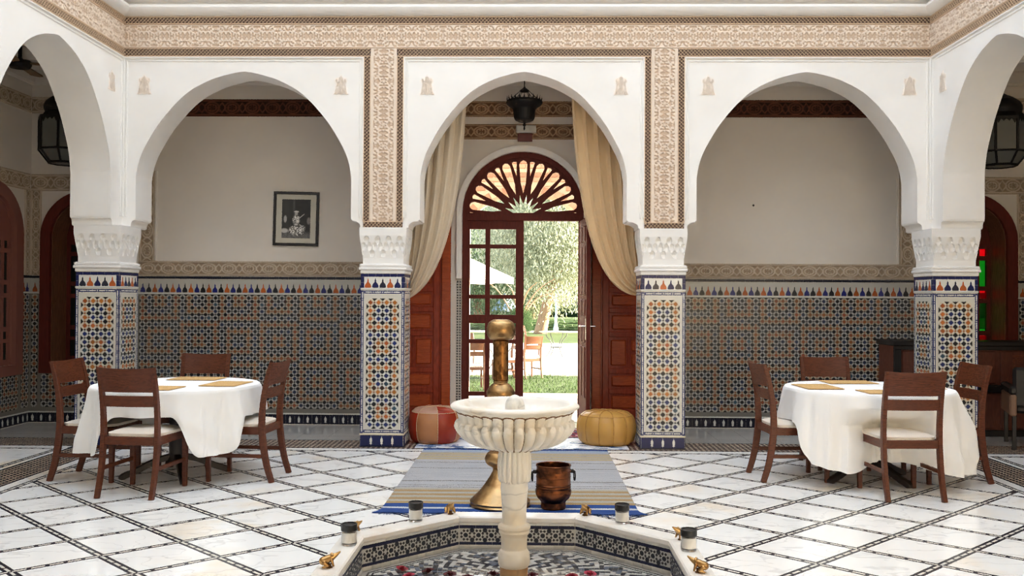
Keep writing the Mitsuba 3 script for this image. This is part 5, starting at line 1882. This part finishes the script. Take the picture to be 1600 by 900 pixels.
k = thing("curtain", "pale beige curtain swept to the pillar above the orange pouf", "curtain")
part(k, "drape", curtain(-1.22, -0.575, (-0.615, 1.62), (-1.20, 2.2), (-1.155, 1.46), 6, 3, CURT_A, depth=0.042, spread_=0.14))
m = M()
th = np.linspace(0, PI, 20)
m.add(*tube(np.stack([-1.165 - 0.045 * np.cos(th), 9.19 - 0.075 * np.sin(th), 1.50 + 0.01 * np.cos(th)], 1), 0.012, 8))
part(k, "tieback", m.ply(CURT_A, True))
k = thing("curtain", "tan curtain with heavy folds swept to the pillar above the yellow pouf", "curtain")
part(k, "drape", curtain(1.25, 0.455, (0.52, 1.43), (1.22, 2.1), (1.165, 1.52), 7, 8, CURT_B, depth=0.050, spread_=0.17))
m = M()
m.add(*tube(np.stack([1.175 - 0.045 * np.cos(th), 9.19 - 0.075 * np.sin(th), 1.53 + 0.01 * np.cos(th)], 1), 0.012, 8))
part(k, "tieback", m.ply(CURT_B, True))
whole("curtain_rail", ply(tube([(-1.3, 9.19, 3.73), (1.3, 9.19, 3.73)], 0.014, 10), DARKWOOD, 40), "dark curtain rail behind the middle arch", "curtain rail")

# ------------------------------------------------------------------ lanterns
LANT_GLASS = mat("lantern_glass", principled([0.10, 0.105, 0.095], 0.25))
k = thing("crown_lantern", "black pierced metal crown lantern hanging before the garden door", "lantern")
at = T().translate([0.0, 9.62, 0.0])


def crown_fn(theta, kk, r, z):
    return r * (1 + 0.02 * np.cos(theta * 24))


part(k, "bell", ply(lathe(smooth_prof([(0.012, 3.235), (0.030, 3.242), (0.085, 3.262), (0.105, 3.29), (0.112, 3.34), (0.120, 3.385), (0.150, 3.410), (0.182, 3.438), (0.186, 3.462), (0.178, 3.474), (0.168, 3.474), (0.10, 3.47), (0.01, 3.47)], 4), 72, crown_fn), BLACKMETAL, 35), at)
m = M()
for i in range(24):
    a = i * 2 * PI / 24
    v, f = hull([(0.183 * math.cos(a + d), 0.183 * math.sin(a + d), 3.462) for d in (-0.07, 0.07)] + [(0.176 * math.cos(a + d), 0.176 * math.sin(a + d), 3.462) for d in (-0.07, 0.07)] + [(0.190 * math.cos(a), 0.190 * math.sin(a), 3.515)])
    m.add(v, f)
part(k, "crown_points", m.ply(BLACKMETAL), at, kind="stuff")
m = M()
for i in range(6):
    a = i * PI / 3
    m.add(*tube([(0.16 * math.cos(a), 0.16 * math.sin(a), 3.47), (0.02 * math.cos(a), 0.02 * math.sin(a), 3.60)], 0.004, 5))
m.add(*lathe(smooth_prof([(0.008, 3.56), (0.040, 3.565), (0.050, 3.578), (0.02, 3.60), (0.008, 3.62)], 4), 24))
m.add(*tube([(0, 0, 3.61), (0, 0, 3.90)], 0.006, 6))
part(k, "chains", m.ply(BLACKMETAL, 40), at)
part(k, "pendant", ply(lathe(smooth_prof([(0.002, 3.165), (0.010, 3.178), (0.006, 3.20), (0.016, 3.215), (0.010, 3.238)], 4), 20), BLACKMETAL, 40), at)

R6 = 0.265
six = lambda r, z, o=0.0: [(r * math.cos(i * PI / 4 + o), r * math.sin(i * PI / 4 + o), z) for i in range(8)]
l_roof = M()
l_roof.add(*hull(six(R6 * 1.04, 3.245) + six(R6 * 1.04, 3.275)))
l_roof.add(*hull(six(R6 * 0.96, 3.275) + six(R6 * 0.80, 3.33)))
l_roof.add(*lathe(smooth_prof([(0.20, 3.33), (0.215, 3.38), (0.195, 3.44), (0.13, 3.495), (0.06, 3.535), (0.03, 3.56), (0.012, 3.60)], 5), 32))
l_roof.add(*tube([(0, 0, 3.59), (0, 0, 3.90)], 0.010, 6))
l_bars = M()
for i in range(8):
    a, b = np.array(six(R6, 2.93)[i]), np.array(six(R6, 3.25)[i])
    l_bars.add(*tube([b, a], 0.013, 6))
    c = np.array(six(R6 * 0.62, 2.80)[i])
    l_bars.add(*tube([a, c], 0.011, 6))
    l_bars.add(*tube([a, np.array(six(R6, 2.93)[(i + 1) % 8])], 0.011, 6))
    l_bars.add(*tube([c, np.array(six(R6 * 0.62, 2.80)[(i + 1) % 8])], 0.013, 6))
    # scalloped valance under the roof
    n_ = np.array(six(R6, 3.25)[(i + 1) % 8])
    for q in range(4):
        p0, p1 = b + (n_ - b) * q / 4, b + (n_ - b) * (q + 1) / 4
        mid = (p0 + p1) / 2
        dn = 0.050 if q in (0, 3) else 0.028
        inn = np.array([-mid[0], -mid[1], 0]) * 0.03
        l_bars.add(*hull([p0, p1, mid - [0, 0, dn], p0 + inn, p1 + inn, mid + inn - [0, 0, dn]]))
l_pane, l_low = M(), M()
l_panes = []
for i in range(8):
    s0, s1 = six(R6 * 0.985, 2.935), six(R6 * 0.985, 3.25)
    l_panes.append(("pane", ply(hull([s0[i], s0[(i + 1) % 8], s1[i], s1[(i + 1) % 8]] + [(x * 0.985, y * 0.985, z) for x, y, z in (s0[i], s0[(i + 1) % 8], s1[i], s1[(i + 1) % 8])]), LANT_GLASS)))
l_panes.append(("bowl", ply(hull(six(R6 * 0.985, 2.93) + six(R6 * 0.60, 2.80)), LANT_GLASS)))
l_roof, l_bars = l_roof.ply(BLACKMETAL, 30), l_bars.ply(BLACKMETAL, 30)
for x, lab in ((-4.83, "black octagonal lantern hanging in the gallery corner by the pink lattice window"), (4.91, "black octagonal lantern hanging in the gallery corner above the counter")):
    k = thing("hanging_lantern", lab, "lantern")
    at = T().translate([x, 9.6, 0]).rotate([0, 0, 1], 11)
    part(k, "roof", l_roof, at)
    part(k, "bars", l_bars, at)
    for nm, d in l_panes:
        part(k, nm, d, at)

k = thing("ceiling_fan", "brown ceiling fan of the gallery at the photo's upper left", "fan")
FANW = mat("fan_wood", principled([0.16, 0.10, 0.05], 0.5))
at = T().translate([-5.02, 9.05, 0])
part(k, "motor", ply(lathe([(0.02, 3.66), (0.09, 3.67), (0.11, 3.70), (0.10, 3.74), (0.03, 3.76), (0.018, 3.78), (0.018, 3.90)], 32), BLACKMETAL, 30), at)
for i in range(4):
    a = i * PI / 2 + 0.2
    v, f = hull([(0.10, -0.03, 3.705), (0.10, 0.03, 3.712), (0.25, -0.060, 3.702), (0.25, 0.060, 3.716), (0.52, -0.062, 3.702), (0.52, 0.062, 3.716), (0.56, 0.0, 3.71)] + [(x, y, 3.722) for x, y in ((0.1, -0.03), (0.1, 0.03), (0.52, -0.055), (0.52, 0.055))])
    R_ = np.array([[math.cos(a), -math.sin(a), 0], [math.sin(a), math.cos(a), 0], [0, 0, 1]])
    part(k, "blade", ply((v @ R_.T, f), FANW), at)

# ------------------------------------------------------------------ framed photograph
k = thing("framed_picture", "black framed black and white photograph of a seated musician in a pale mount", "picture")
tilt = T().translate([-2.513, BACK - 0.002, 2.268]).rotate([0, 1, 0], 1.0)
fw, fh = 0.252, 0.298
m = M()
for a in ((-fw, fw, -fh, -fh + 0.030), (-fw, fw, fh - 0.030, fh), (-fw, -fw + 0.030, -fh + 0.03, fh - 0.03), (fw - 0.030, fw, -fh + 0.03, fh - 0.03)):
    m.add(*cbox(a[0], a[1], -0.028, 0.0, a[2], a[3], 0.003))
part(k, "frame", m.ply(mat("black_frame", principled([0.010, 0.009, 0.009], 0.3))), tilt)
part(k, "mount", ply(cbox(-fw + 0.028, fw - 0.028, -0.014, -0.004, -fh + 0.028, fh - 0.028), mat("mount", principled([0.50, 0.48, 0.41], 0.8))), tilt)


def print_tone(p, n, uv):
    x, y = uv.x, uv.y
    def blob(cx, cy, rx, ry, soft=0.35):
        return smoothstep(1.0 + soft, 1.0 - soft, dr.sqrt(dr.square((x - cx) / rx) + dr.square((y - cy) / ry)))
    nz = fbm(x * 34, y * 44, 0.0, 4)
    g = 0.010 + 0.020 * smoothstep(0.3, 0.0, dr.abs(x - 0.14)) + 0.05 * smoothstep(0.06, 0.0, dr.abs(x - 0.42)) * smoothstep(0.4, 0.9, y)
    g = g + 0.10 * smoothstep(0.22, 0.05, y) * nz * 2
    g = dr.maximum(g, blob(0.52, 0.19, 0.26, 0.13) * (0.08 + 0.75 * smoothstep(0.40, 0.68, nz)))
    g = dr.maximum(g, blob(0.62, 0.27, 0.18, 0.08) * (0.05 + 0.8 * smoothstep(0.42, 0.66, nz)))
    g = dr.maximum(g, blob(0.50, 0.47, 0.12, 0.13) * (0.14 + 0.7 * smoothstep(0.38, 0.66, nz)))
    g = dr.maximum(g, blob(0.50, 0.635, 0.055, 0.04) * 0.36)
    g = dr.maximum(g, blob(0.505, 0.685, 0.085, 0.022) * 0.62)
    g = dr.maximum(g, smoothstep(0.018, 0.008, dr.abs((y - 0.50) - (x - 0.58) * 0.62)) * smoothstep(0.54, 0.56, x) * smoothstep(0.80, 0.76, x) * 0.45)
    g = dr.maximum(g, blob(0.12, 0.49, 0.055, 0.09) * 0.40)
    g = dr.maximum(g, blob(0.10, 0.19, 0.13, 0.06) * 0.48)
    g = dr.maximum(g, blob(0.945, 0.45, 0.07, 0.09) * 0.16)
    return mi.Color3f(g) * mi.Color3f(1.0, 0.98, 0.95)


pw, ph_ = 0.158, 0.214
v = np.array([[-pw, -0.0155, -ph_], [pw, -0.0155, -ph_], [pw, -0.0155, ph_], [-pw, -0.0155, ph_]])
part(k, "mount__print", ply((v, np.array([[0, 1, 2], [0, 2, 3]])), mat("print", principled(proc(print_tone), 0.3)), False, uv=np.array([[0, 0], [1, 0], [1, 1], [0, 1.0]])), tilt, label="black and white print")
whole("wall_nail", ply(lathe([(0.010, 0), (0.012, 0.004), (0.008, 0.012), (0.002, 0.014)], 12), BLACKMETAL), "small black nail alone on the empty cream wall panel", "nail", None, T().translate([2.506, BACK, 2.437]).rotate([1, 0, 0], 90))

k = thing("exit_light", "small emergency light with a dark red plate above the fanlight", "emergency light")
part(k, "housing", ply(cbox(-0.092, 0.128, BACK - 0.075, BACK - 0.012, 3.218, 3.302, 0.01), mat("light_housing", principled([0.50, 0.50, 0.47], 0.4))))
part(k, "plate", ply(cbox(-0.075, 0.085, BACK - 0.05, BACK - 0.012, 3.125, 3.212, 0.003), mat("red_plate", principled([0.10, 0.018, 0.012], 0.4))), label="dark red plate")

# ------------------------------------------------------------------ dark counter and armchair
k = thing("counter", "long dark carved wooden counter with black rails against the tiled wall", "counter")
CX0, CX1, CY = 3.86, 5.44, 9.66
COUNTERWOOD = mat("counter_wood", principled(proc(wood_fn([0.085, 0.022, 0.012], [0.13, 0.038, 0.020], 14, 14, 3)), 0.4))
EBONY = mat("ebony", principled([0.010, 0.008, 0.008], 0.35))
part(k, "top", ply(cbox(CX0 - 0.03, CX1 + 0.03, CY - 0.02, BACK - 0.02, 0.935, 0.985, 0.008), EBONY))
part(k, "carcass", ply(cbox(CX0, CX1, CY + 0.03, BACK - 0.03, 0.0, 0.935), COUNTERWOOD))
for z0, z1, nm in ((0.0, 0.065, "plinth"), (0.455, 0.535, "middle_rail"), (0.895, 0.935, "top_rail")):
    part(k, nm, ply(cbox(CX0, CX1, CY, CY + 0.04, z0, z1, 0.004), EBONY))
for x in (CX0, 4.40, 4.94, CX1 - 0.07):
    if x in (CX0, CX1 - 0.07):
        part(k, "post", ply(cbox(x, x + 0.07, CY, CY + 0.04, 0.065, 0.895, 0.004), EBONY))
CARVW = mat("carved_wood", vcol(0.45, 0.4))
for x0, x1 in ((3.95, 4.36), (4.42, 4.90), (4.96, 5.35)):
    part(k, "upper_panel", ply(cbox(x0, x1, CY + 0.012, CY + 0.034, 0.55, 0.88, 0.006), COUNTERWOOD))
    part(k, "lower_panel", ply(cbox(x0, x1, CY + 0.012, CY + 0.034, 0.08, 0.44, 0.006), COUNTERWOOD))
    xm = (x0 + x1) / 2
    v, f, c = relief(0.16, 0.26, 0.08, 0.065, 0.005, 0.008, np.array([0.17, 0.050, 0.022]), np.array([0.06, 0.016, 0.009]))
    part(k, "carving", ply(frame(v, f, (xm - 0.08, CY + 0.006, 0.585), X_, Z_, NY), CARVW, False, color=c), kind="stuff")

k = thing("armchair", "dark armchair with a tan side panel, cut by the photo's edge before the counter", "armchair")
at = T().translate([5.02, 8.98, 0]).rotate([0, 0, 1], -20)
LEATH = mat("black_leather", principled([0.014, 0.013, 0.013], 0.4))
TANW = mat("tan_panel", principled([0.22, 0.125, 0.075], 0.6))
part(k, "back", ply(cbox(-0.30, 0.30, -0.30, -0.22, 0.40, 0.78, 0.025), LEATH), at)
part(k, "seat", ply(cbox(-0.28, 0.28, -0.24, 0.30, 0.34, 0.46, 0.025), LEATH), at)
for s in (-1, 1):
    part(k, "side", ply(cbox(min(s * 0.27, s * 0.33), max(s * 0.27, s * 0.33), -0.31, 0.30, 0.32, 0.52, 0.012), TANW), at)
    part(k, "arm", ply(cbox(min(s * 0.26, s * 0.335), max(s * 0.26, s * 0.335), -0.31, 0.31, 0.52, 0.60, 0.02), LEATH), at)
    for y in (-0.28, 0.27):
        part(k, "leg", ply(cbox(s * 0.29 - 0.018, s * 0.29 + 0.018, y - 0.018, y + 0.018, 0.0, 0.33, 0.003), EBONY), at)
k = thing("wall_hook", "small pale curtain hook on the corner pillar by the counter", "hook")
th = np.linspace(-0.4, PI * 1.1, 16)
part(k, "ring", ply(tube(np.stack([4.178 + 0.026 * np.cos(th), 8.66 + 0 * th, 2.0 + 0.026 * np.sin(th)], 1), 0.006, 6), PLAINWHITE, 40))
# ------------------------------------------------------------------ the portico and the garden
def brick_tone(p, n, uv):
    t = fbm(p.x * 5, p.y * 5, p.z * 5, 3)
    return mix([0.36, 0.19, 0.13], [0.46, 0.28, 0.20], t)


BRICK = [mat("brick", principled(proc(brick_tone), 0.85)), mat("brick_dark", principled([0.32, 0.16, 0.11], 0.85)), mat("brick_pale", principled([0.47, 0.31, 0.23], 0.85))]
MORTAR = mat("mortar", principled([0.38, 0.31, 0.25], 0.9))
portico = structure("portico", "brick portico with a low arch outside the garden door", "portico")
PY = 12.70
AW, AZ, ASP = 0.785, 2.87, 2.36           # arch: half span, crown, spring
pa = [(-AW, -0.02)] + [(-AW + 0.0, ASP)] + [(AW * math.sin(t), ASP + (AZ - ASP) * math.cos(t)) for t in np.linspace(-PI / 2, PI / 2, 40)] + [(AW, ASP), (AW, -0.02)]
ow = sbox(-3.4, 0, 3.4, 4.3).difference(Polygon(pa))
v, f = frame(*extrude(ow, 0.45), o=(0, PY, 0), **XZ)
part(portico, "arch_wall", ply((v, f), MORTAR, 20))
# brick courses on the wall's inner face, above the arch and beside it
hole = Polygon(pa).buffer(0.10)
bricks = 0
for r_ in range(42):
    z = 1.90 + r_ * 0.062
    if z > 4.10:
        break
    off = 0.11 * (r_ % 2)
    for c_ in range(-7, 8):
        x = c_ * 0.22 + off
        g = sbox(x - 0.104, z, x + 0.104, z + 0.052)
        if g.intersects(hole) or abs(x) > 1.35:
            continue
        q = (r_ * 7 + c_ * 3) % 3
        part(portico, "brick", ply(cbox(x - 0.104, x + 0.104, PY - 0.014, PY + 0.02, z, z + 0.052, 0.004), BRICK[q]))
        bricks += 1
for i in range(27):
    t = -PI / 2 + (i + 0.5) * PI / 27
    c0 = np.array([AW * math.sin(t), ASP + (AZ - ASP) * math.cos(t)])
    nrm = np.array([math.sin(t) * (AZ - ASP), math.cos(t) * AW])
    nrm /= np.linalg.norm(nrm)
    tg = np.array([nrm[1], -nrm[0]])
    h = 0.036
    q = Polygon([c0 - tg * h, c0 + tg * h, c0 + tg * h * 1.1 + nrm * 0.095, c0 - tg * h * 1.1 + nrm * 0.095])
    v, f = extrude(q, 0.47)
    part(portico, "arch_brick", ply(frame(v, f, (0, PY - 0.018, 0), **XZ), BRICK[i % 3]))
for s in (-1, 1):
    part(portico, "side_wall", ply(cbox(min(s * 3.4, s * 3.1), max(s * 3.4, s * 3.1), BACK + 0.4, PY, 0, 2.5), MORTAR))
PAVE = mat("portico_paving", principled([0.58, 0.50, 0.45], 0.5))
part(portico, "paving", ply(cbox(-6.0, 6.0, BACK + 0.30, 13.72, -0.35, -0.004), PAVE))
part(portico, "step_edge", ply(cbox(-6.0, 6.0, 13.72, 13.95, -0.36, -0.02, 0.006), mat("red_step", principled([0.32, 0.12, 0.08], 0.6))))

GZ = -0.30


def lawn_tone(p, n, uv):
    t = fbm(p.x * 0.5, p.y * 0.5, 0.0, 4)
    f_ = noise(p.x * 60, p.y * 30, 0.0)
    c = mix([0.018, 0.038, 0.010], [0.036, 0.060, 0.020], t)  # green darkened so the colour carries the near strip's half shade
    c = c * (0.75 + 0.5 * f_)
    dry = mix([0.58, 0.55, 0.48], [0.68, 0.64, 0.56], fbm(p.x * 2, p.y * 2, 0.0, 3))
    edge = p.y + (fbm(p.x * 2, p.y * 2, 3.0, 3) - 0.5) * 0.8
    a = smoothstep(20.4, 21.0, edge) * smoothstep(36.0, 34.5, edge)
    b = smoothstep(46.0, 48.0, edge) * smoothstep(58.0, 56.0, edge)
    return mix(c, dry, dr.maximum(a, b))


garden = structure("ground", "garden ground of lawn and pale gravel beyond the portico", "garden ground")
part(garden, "lawn", ply((np.array([[-80, 13.9, GZ], [80, 13.9, GZ], [80, 160, GZ], [-80, 160, GZ]], float), np.array([[0, 1, 2], [0, 2, 3]])), mat("lawn", principled(proc(lawn_tone), 0.95))))
part(garden, "earth", ply(cbox(-40, 40, -20, 13.9, -0.62, -0.36), MORTAR))
gr = M()
r = np.random.default_rng(21)
P = []
n = 9000
gx, gy = r.uniform(-2.6, 2.4, n), 16.2 + 4.6 * r.random(n) ** 1.3
ha, lean = r.uniform(0.025, 0.06, n), r.uniform(-0.03, 0.03, (n, 2))
an = r.uniform(0, PI, n)
b = np.stack([gx, gy, np.full(n, GZ)], -1)
dv = np.stack([np.cos(an), np.sin(an), 0 * an], -1) * 0.0045
tip = b + np.stack([lean[:, 0], lean[:, 1], ha], -1)
v = np.stack([b - dv, b + dv, tip], 1).reshape(-1, 3)
GRASS = mat("grass_blade", {"type": "twosided", "bsdf": {"type": "diffuse", "reflectance": {"type": "rgb", "value": [0.028, 0.058, 0.014]}}})  # same darkened green as the lawn, half shade included
k = whole("grass", ply((v, np.arange(3 * n).reshape(-1, 3)), GRASS), "short green grass in the strip nearest the portico step", "grass")
labels[k]["kind"] = "stuff"

# trees: a leaning trunk with limbs and a loose crown of narrow leaves
LEAF = [mat(nm, {"type": "principledthin", "base_color": {"type": "rgb", "value": c}, "roughness": 0.6, "diff_trans": 0.9}) for nm, c in (("leaf_olive", [0.24, 0.28, 0.19]), ("leaf_green", [0.13, 0.20, 0.11]), ("leaf_pale", [0.38, 0.42, 0.33]), ("leaf_dark", [0.055, 0.10, 0.05]))]
BARK = mat("bark", bumped(principled(proc(lambda p, n, uv: mix([0.34, 0.22, 0.14], [0.20, 0.13, 0.08], fbm(p.x * 3, p.y * 3, p.z * 1.5, 4))), 0.9), lambda p, n, uv: noise(p.x * 8, p.y * 8, p.z * 2), 0.03))


def crown(seed, n, rx, rz, drop, size, low=0.0):
    """Leaves in sprays that hang from clusters over an ellipsoid; local origin at the crown's centre."""
    r = np.random.default_rng(seed)
    nc = max(30, n // 60)
    d = r.normal(size=(nc, 3))
    d /= np.linalg.norm(d, axis=1, keepdims=True)
    cen = d * np.array([rx, rx, rz]) * (r.uniform(0.35, 1.0, (nc, 1)) ** 0.6)
    cen[:, 2] = np.maximum(cen[:, 2], -rz * (1 - low))
    i = r.integers(0, nc, n)
    off = r.normal(size=(n, 3)) * np.array([0.16, 0.16, 0.10]) * rx
    off[:, 2] -= np.abs(r.normal(size=n)) * drop
    p = cen[i] + off
    ax = r.normal(size=(n, 3)) * 0.5 + np.array([0, 0, -0.8])
    ax /= np.linalg.norm(ax, axis=1, keepdims=True)
    sd = np.cross(ax, r.normal(size=(n, 3)))
    sd /= np.linalg.norm(sd, axis=1, keepdims=True)
    L = size * r.uniform(0.7, 1.4, (n, 1))
    v = np.stack([p, p + ax * L * 0.5 + sd * L * 0.17, p + ax * L, p + ax * L * 0.5 - sd * L * 0.17], 1).reshape(-1, 3)
    q = np.arange(n)[:, None] * 4
    return v, np.vstack([q + [[0, 1, 2]], q + [[0, 2, 3]]])


crowns = [crown(31, 60000, 3.3, 2.6, 0.75, 0.15), crown(32, 45000, 3.0, 3.2, 0.35, 0.15), crown(33, 50000, 3.4, 2.4, 0.9, 0.15)]
crown_shapes = [[ply(c, LEAF[q]) for c in crowns] for q in range(4)]


def trunk(seed, h, r0, lean):
    r = np.random.default_rng(seed)
    m = M()
    path = smooth_prof3([(0, 0, -0.1), (lean * 0.25, 0, h * 0.25), (lean * 0.6, 0.1, h * 0.6), (lean, 0.1, h)])
    m.add(*tube(path, np.linspace(r0 * 1.15, r0 * 0.6, len(path)), 10))
    for i in range(6):
        a = r.uniform(0, 2 * PI)
        s = path[int(len(path) * r.uniform(0.55, 0.98))]
        e = s + np.array([math.cos(a) * 1.6, math.sin(a) * 1.6, r.uniform(1.2, 2.4)])
        mid = (s + e) / 2 + [0, 0, 0.35]
        pp = smooth_prof3([s, mid, e])
        m.add(*tube(pp, np.linspace(r0 * 0.45, r0 * 0.12, len(pp)), 7))
    return m.ply(BARK, True)


TREES = [(1.45, 45.0, 3.6, 0.30, 0.9, 0, 2, 1.15, 5.9, "leaning tree with a pale feathery crown in the middle of the doorway view"),
         (-3.3, 55.0, 3.0, 0.30, -0.4, 1, 1, 1.25, 5.2, "rounder green tree behind the white parasol"),
         (7.2, 57.0, 3.2, 0.30, 0.4, 2, 0, 1.4, 5.4, "olive toned tree behind the leaning tree"),
         (-11.5, 66.0, 3.2, 0.30, 0.3, 2, 3, 1.5, 5.6, "dark tree at the far side of the garden behind the parasol"),
         (0.4, 74.0, 3.6, 0.32, 0.2, 1, 0, 1.9, 7.2, "tall olive tree rising behind the others into the fanlight"),
         (-0.42, 39.0, 1.0, 0.10, 0.1, 1, 3, 0.20, 0.8, "small dark shrub-like tree left of the leaning trunk")]
TREES[-1] = TREES[-1][:-1] + ("small dark tree beside the foot of the leaning trunk",)
for i, (x, y, h, r0, lean, ci, li, sc, zc, lab) in enumerate(TREES):
    k = thing("garden_tree", lab, "tree", "trees beyond the garden door")
    del labels[k]["group"]
    part(k, "trunk", trunk(50 + i, h, r0, lean), T().translate([x - lean, y, GZ]))
    part(k, "foliage", crown_shapes[li][ci], T().translate([x, y, GZ + zc]).rotate([0, 0, 1], 60 * i).scale(sc), kind="stuff")

gw = structure("wall_garden", "pinkish garden wall closing the view beyond the trees", "garden wall", ply(cbox(-60, 60, 96, 96.5, GZ, 2.3), mat("garden_wall", principled([0.30, 0.22, 0.21], 0.9))))
k = thing("hedge", "dark clipped hedge at the foot of the garden wall", "hedge")
hv, hf = crown(77, 26000, 1.0, 1.0, 0.1, 0.14)
hv = hv * np.array([26.0, 0.7, 0.55]) + [0, 0, 0]
part(k, "foliage", ply((hv, hf), LEAF[3]), T().translate([0, 88, GZ + 0.6]), kind="stuff")

# parasols
PARA = mat("parasol_canvas", {"type": "twosided", "bsdf": {"type": "diffuse", "reflectance": {"type": "rgb", "value": [0.84, 0.84, 0.84]}}})
POLE = mat("pale_pole", principled([0.62, 0.66, 0.70], 0.4))


def parasol(lab, x, y, R, z0, z1, bsdf):
    k = thing("parasol", lab, "parasol")
    at = T().translate([x, y, GZ])
    n = 8
    top = np.array([0, 0, z1])
    for i in range(n):
        a0, a1 = 2 * PI * i / n + 0.2, 2 * PI * (i + 1) / n + 0.2
        p0, p1 = np.array([R * math.cos(a0), R * math.sin(a0), z0]), np.array([R * math.cos(a1), R * math.sin(a1), z0])
        mid = (p0 + p1) / 2 * [0.97, 0.97, 1] + [0, 0, 0.02]
        v = np.array([top, p0, mid, p1, p0 - [0, 0, 0.16], mid - [0, 0, 0.14], p1 - [0, 0, 0.16]])
        part(k, "canopy_panel", ply((v, np.array([[0, 1, 2], [0, 2, 3], [1, 4, 5], [1, 5, 2], [2, 5, 6], [2, 6, 3]])), bsdf), at)
    part(k, "pole", ply(tube([(0, 0, 0.0), (0, 0, z1 + 0.08)], 0.03, 10), POLE, 40), at)
    part(k, "foot", ply(lathe([(0.26, 0), (0.27, 0.04), (0.10, 0.07), (0.05, 0.12), (0.03, 0.3)], 24), POLE, 30), at)


parasol("big white parasol open over the garden tables, seen through the shut leaf", -2.05, 22.5, 1.75, 2.22, 2.98, PARA)
parasol("second white parasol farther off, its tip showing above the first", -3.4, 33.0, 1.9, 2.6, 3.75, PARA)
parasol("pale blue parasol far down the garden", -1.6, 62.0, 0.9, 1.0, 2.2, mat("blue_canvas", principled([0.30, 0.42, 0.60], 0.9)))

k = thing("lamp_post", "slender pale blue lamp post on the far lawn", "lamp post")
LB = mat("lamp_blue", principled([0.28, 0.46, 0.70], 0.5))
at = T().translate([1.44, 48.7, GZ])
part(k, "post", ply(lathe([(0.13, 0), (0.13, 0.20), (0.09, 0.3), (0.075, 0.7), (0.05, 0.9), (0.042, 3.4), (0.08, 3.45), (0.08, 3.5)], 20), LB, 35), at)
part(k, "lamp", ply(lathe(smooth_prof([(0.10, 3.5), (0.22, 3.7), (0.24, 3.9), (0.12, 4.05), (0.02, 4.2)], 4), 20), LB, 40), at)
k = thing("hedge", "low hedge strip across the far lawn behind the lamp post", "hedge")
hv, hf = crown(78, 12000, 1.0, 1.0, 0.1, 0.14)
part(k, "foliage", ply((hv * np.array([12.0, 0.8, 0.30]), hf), LEAF[1]), T().translate([3, 50.2, GZ + 0.3]), kind="stuff")

# garden furniture
IRON = mat("garden_iron", principled([0.06, 0.07, 0.075], 0.5, metallic=0.4))
g_top = ply(lathe([(0.50, 0.715), (0.52, 0.722), (0.52, 0.742), (0.50, 0.748)], 40), mat("garden_table_top", principled([0.16, 0.17, 0.15], 0.4)), 30)
g_legs = []
for i in range(4):
    a = i * PI / 2 + 0.5
    pp = smooth_prof3([(0.36, 0, 0.715), (0.34, 0, 0.60), (0.20, 0, 0.45), (0.17, 0, 0.30), (0.24, 0, 0.14), (0.36, 0, 0.0)])
    R_ = np.array([[math.cos(a), -math.sin(a), 0], [math.sin(a), math.cos(a), 0], [0, 0, 1]])
    g_legs.append(ply(tube(pp @ R_.T, 0.013, 7), IRON, True))
th = np.linspace(0, 2 * PI, 30, endpoint=False)
g_ring = ply(tube(np.stack([0.19 * np.cos(th), 0.19 * np.sin(th), 0 * th + 0.27], 1), 0.011, 6, True), IRON, True)


def garden_table(x, y, lab, sc=1.0):
    k = thing("garden_table", lab, "table")
    at = T().translate([x, y, GZ]).scale(sc)
    part(k, "top", g_top, at)
    for l in g_legs:
        part(k, "leg", l, at)
    part(k, "ring", g_ring, at)


garden_table(0.86, 27.3, "round iron garden table in the sunny middle of the garden")
garden_table(-1.50, 18.6, "round iron garden table seen through the shut leaf's panes")
garden_table(-0.62, 21.4, "round iron garden table behind the brass candlestick")
CW2 = mat("garden_chair_wood", principled([0.12, 0.045, 0.022], 0.5))
CU2 = mat("garden_chair_seat", principled([0.62, 0.55, 0.48], 0.8))
G_PARTS = [(nm, {**d, "bsdf": {"type": "ref", "id": CU2 if nm == "seat_cushion" else CW2}}) for nm, d in CH_PARTS]


def garden_chair(x, y, facing, lab):
    k = thing("garden_chair", lab, "chair")
    at = T().translate([x, y, GZ]).rotate([0, 0, 1], facing - 90)
    for nm, d in G_PARTS:
        part(k, nm, d, at)


garden_chair(0.03, 19.9, 118, "wooden chair at the edge of the grass strip in the open half of the doorway")
garden_chair(1.72, 26.6, 175, "wooden chair facing the iron table, at the open leaf's side")
garden_chair(0.16, 27.6, 5, "wooden chair on the far side of the nearer chair, at the iron table")
garden_chair(-1.02, 17.4, 100, "wooden chair seen through the lower panes of the shut leaf")
garden_chair(-1.28, 21.6, 60, "wooden chair behind another, seen through the shut leaf's left panes")
garden_chair(-0.45, 19.4, 200, "wooden chair half hidden by the brass candlestick")
